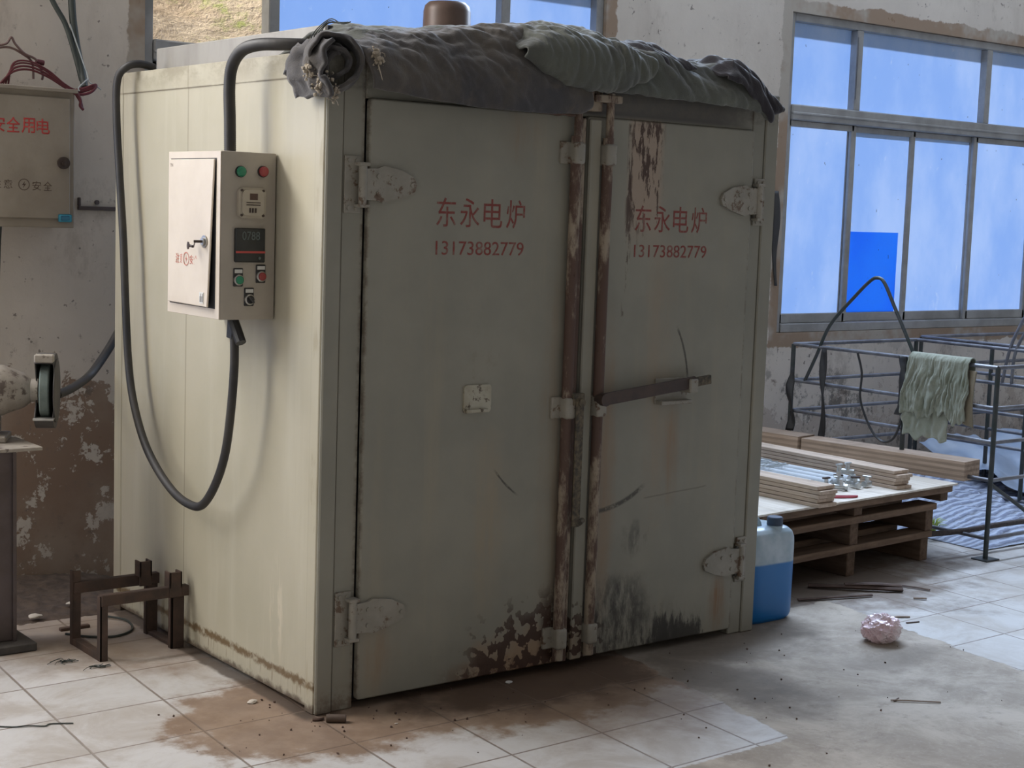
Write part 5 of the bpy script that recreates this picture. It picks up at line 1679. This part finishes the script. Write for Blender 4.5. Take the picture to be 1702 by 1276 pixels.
# weed growing beside the pallets
b = MB()
random.seed(21)
for k in range(46):
    a = random.uniform(0, 6.28); r = random.uniform(0.02, 0.085); h = random.uniform(0.03, 0.085)
    bx_, by_ = 3.95, 0.72
    p = [(bx_+0.01*math.cos(a), by_+0.01*math.sin(a), 0.04), (bx_+r*0.5*math.cos(a), by_+r*0.5*math.sin(a), 0.04+h*0.7), (bx_+r*math.cos(a), by_+r*math.sin(a), 0.04+h*0.8)]
    b.tube(p, [0.005, 0.0015], 5, 4, flat=0.4)
o = b.build('weed', MT['weed'], None, 60)
tag(o, 'yellow green tuft of weed beside the right end of the pallets', 'plant'); recentre(o, (3.95, 0.72, 0.04))

# ------------------------------------------------------------------ floor litter on the right
b = MB()
vs = bmesh.ops.create_icosphere(b.bm, subdivisions=5, radius=1.0)['verts']
for v in vs:
    d = v.co.normalized()
    r = 0.94+0.20*(1-2*abs(mn.noise(d*1.6+Vector((3, 1, 0)))))+0.13*(1-2*abs(mn.noise(d*3.4+Vector((1, 7, 2)))))+0.07*(1-2*abs(mn.noise(d*8)))
    v.co = Vector((d.x*0.066*r, d.y*0.058*r, d.z*0.047*r+0.047))
    v.co.z = max(0.0, v.co.z)
    v.co += Vector((2.225, -0.365, 0))
o = b.build('plastic_bag', MT['bag'], None, 25)
tag(o, 'crumpled pink plastic bag lying alone on the cement floor', 'plastic bag'); recentre(o, (2.225, -0.365, 0))
def stick(pts, r, label, m_=None, cat='stick'):
    b = MB(); b.tube(pts, r, 6, 4, flat=0.6)
    o = b.build('wood_stick', m_ or MT['stick'], None, 60)
    tag(o, label, cat); recentre(o, pts[0]); return o
stick([(1.665, -0.862, 0.004), (1.71, -0.90, 0.005), (1.79, -0.965, 0.004)], 0.0038, 'thin dark stick on the cement nearest the picture bottom', MT['stick2'])
stick([(1.668, -0.872, 0.0035), (1.705, -0.862, 0.004)], 0.003, 'short twig touching the thin stick on the near cement')
stick([(2.40, 0.205, 0.008), (2.58, 0.15, 0.009), (2.74, 0.10, 0.008)], 0.008, 'long dark lath lying in front of the pallets')
stick([(2.62, 0.345, 0.010), (2.75, 0.22, 0.016), (2.92, 0.085, 0.012)], 0.016, 'thickest dark broken board in front of the pallets')
stick([(2.73, 0.24, 0.024), (2.83, 0.16, 0.030), (2.93, 0.10, 0.022)], 0.013, 'dark splinter lying across the thick broken board')
stick([(2.97, 0.20, 0.006), (3.02, 0.10, 0.007), (3.04, 0.035, 0.006)], 0.006, 'dark thin stick right of the broken boards')
stick([(2.44, -0.20, 0.004), (2.54, -0.175, 0.004), (2.60, -0.205, 0.004)], 0.005, 'pale straw stick on the floor right behind the pink bag', MT['stick2'])
stick([(2.515, -0.255, 0.003), (2.575, -0.27, 0.003)], 0.004, 'small dark chip of wood on the pale tile behind the pink bag')
stick([(2.86, -0.02, 0.006), (2.90, -0.055, 0.007)], 0.006, 'small pale wood chip on the floor below the rack leg', MT['stick2'])
# black strip hanging beside the window
def bs(u, v):
    return (4.005+0.035*(u-0.5)*(1+0.5*math.sin(v*5))+0.03*v, YW-0.012-0.008*math.sin(v*7), 1.71-0.52*v)
b = MB(); b.grid(6, 24, bs)
o = b.build('rubber_strip', MT['black'], None, 70, 0.006)
tag(o, 'black rubber strip hanging on the wall at the left edge of the right window', 'strip'); recentre(o, (4.02, YW-0.01, 1.19))
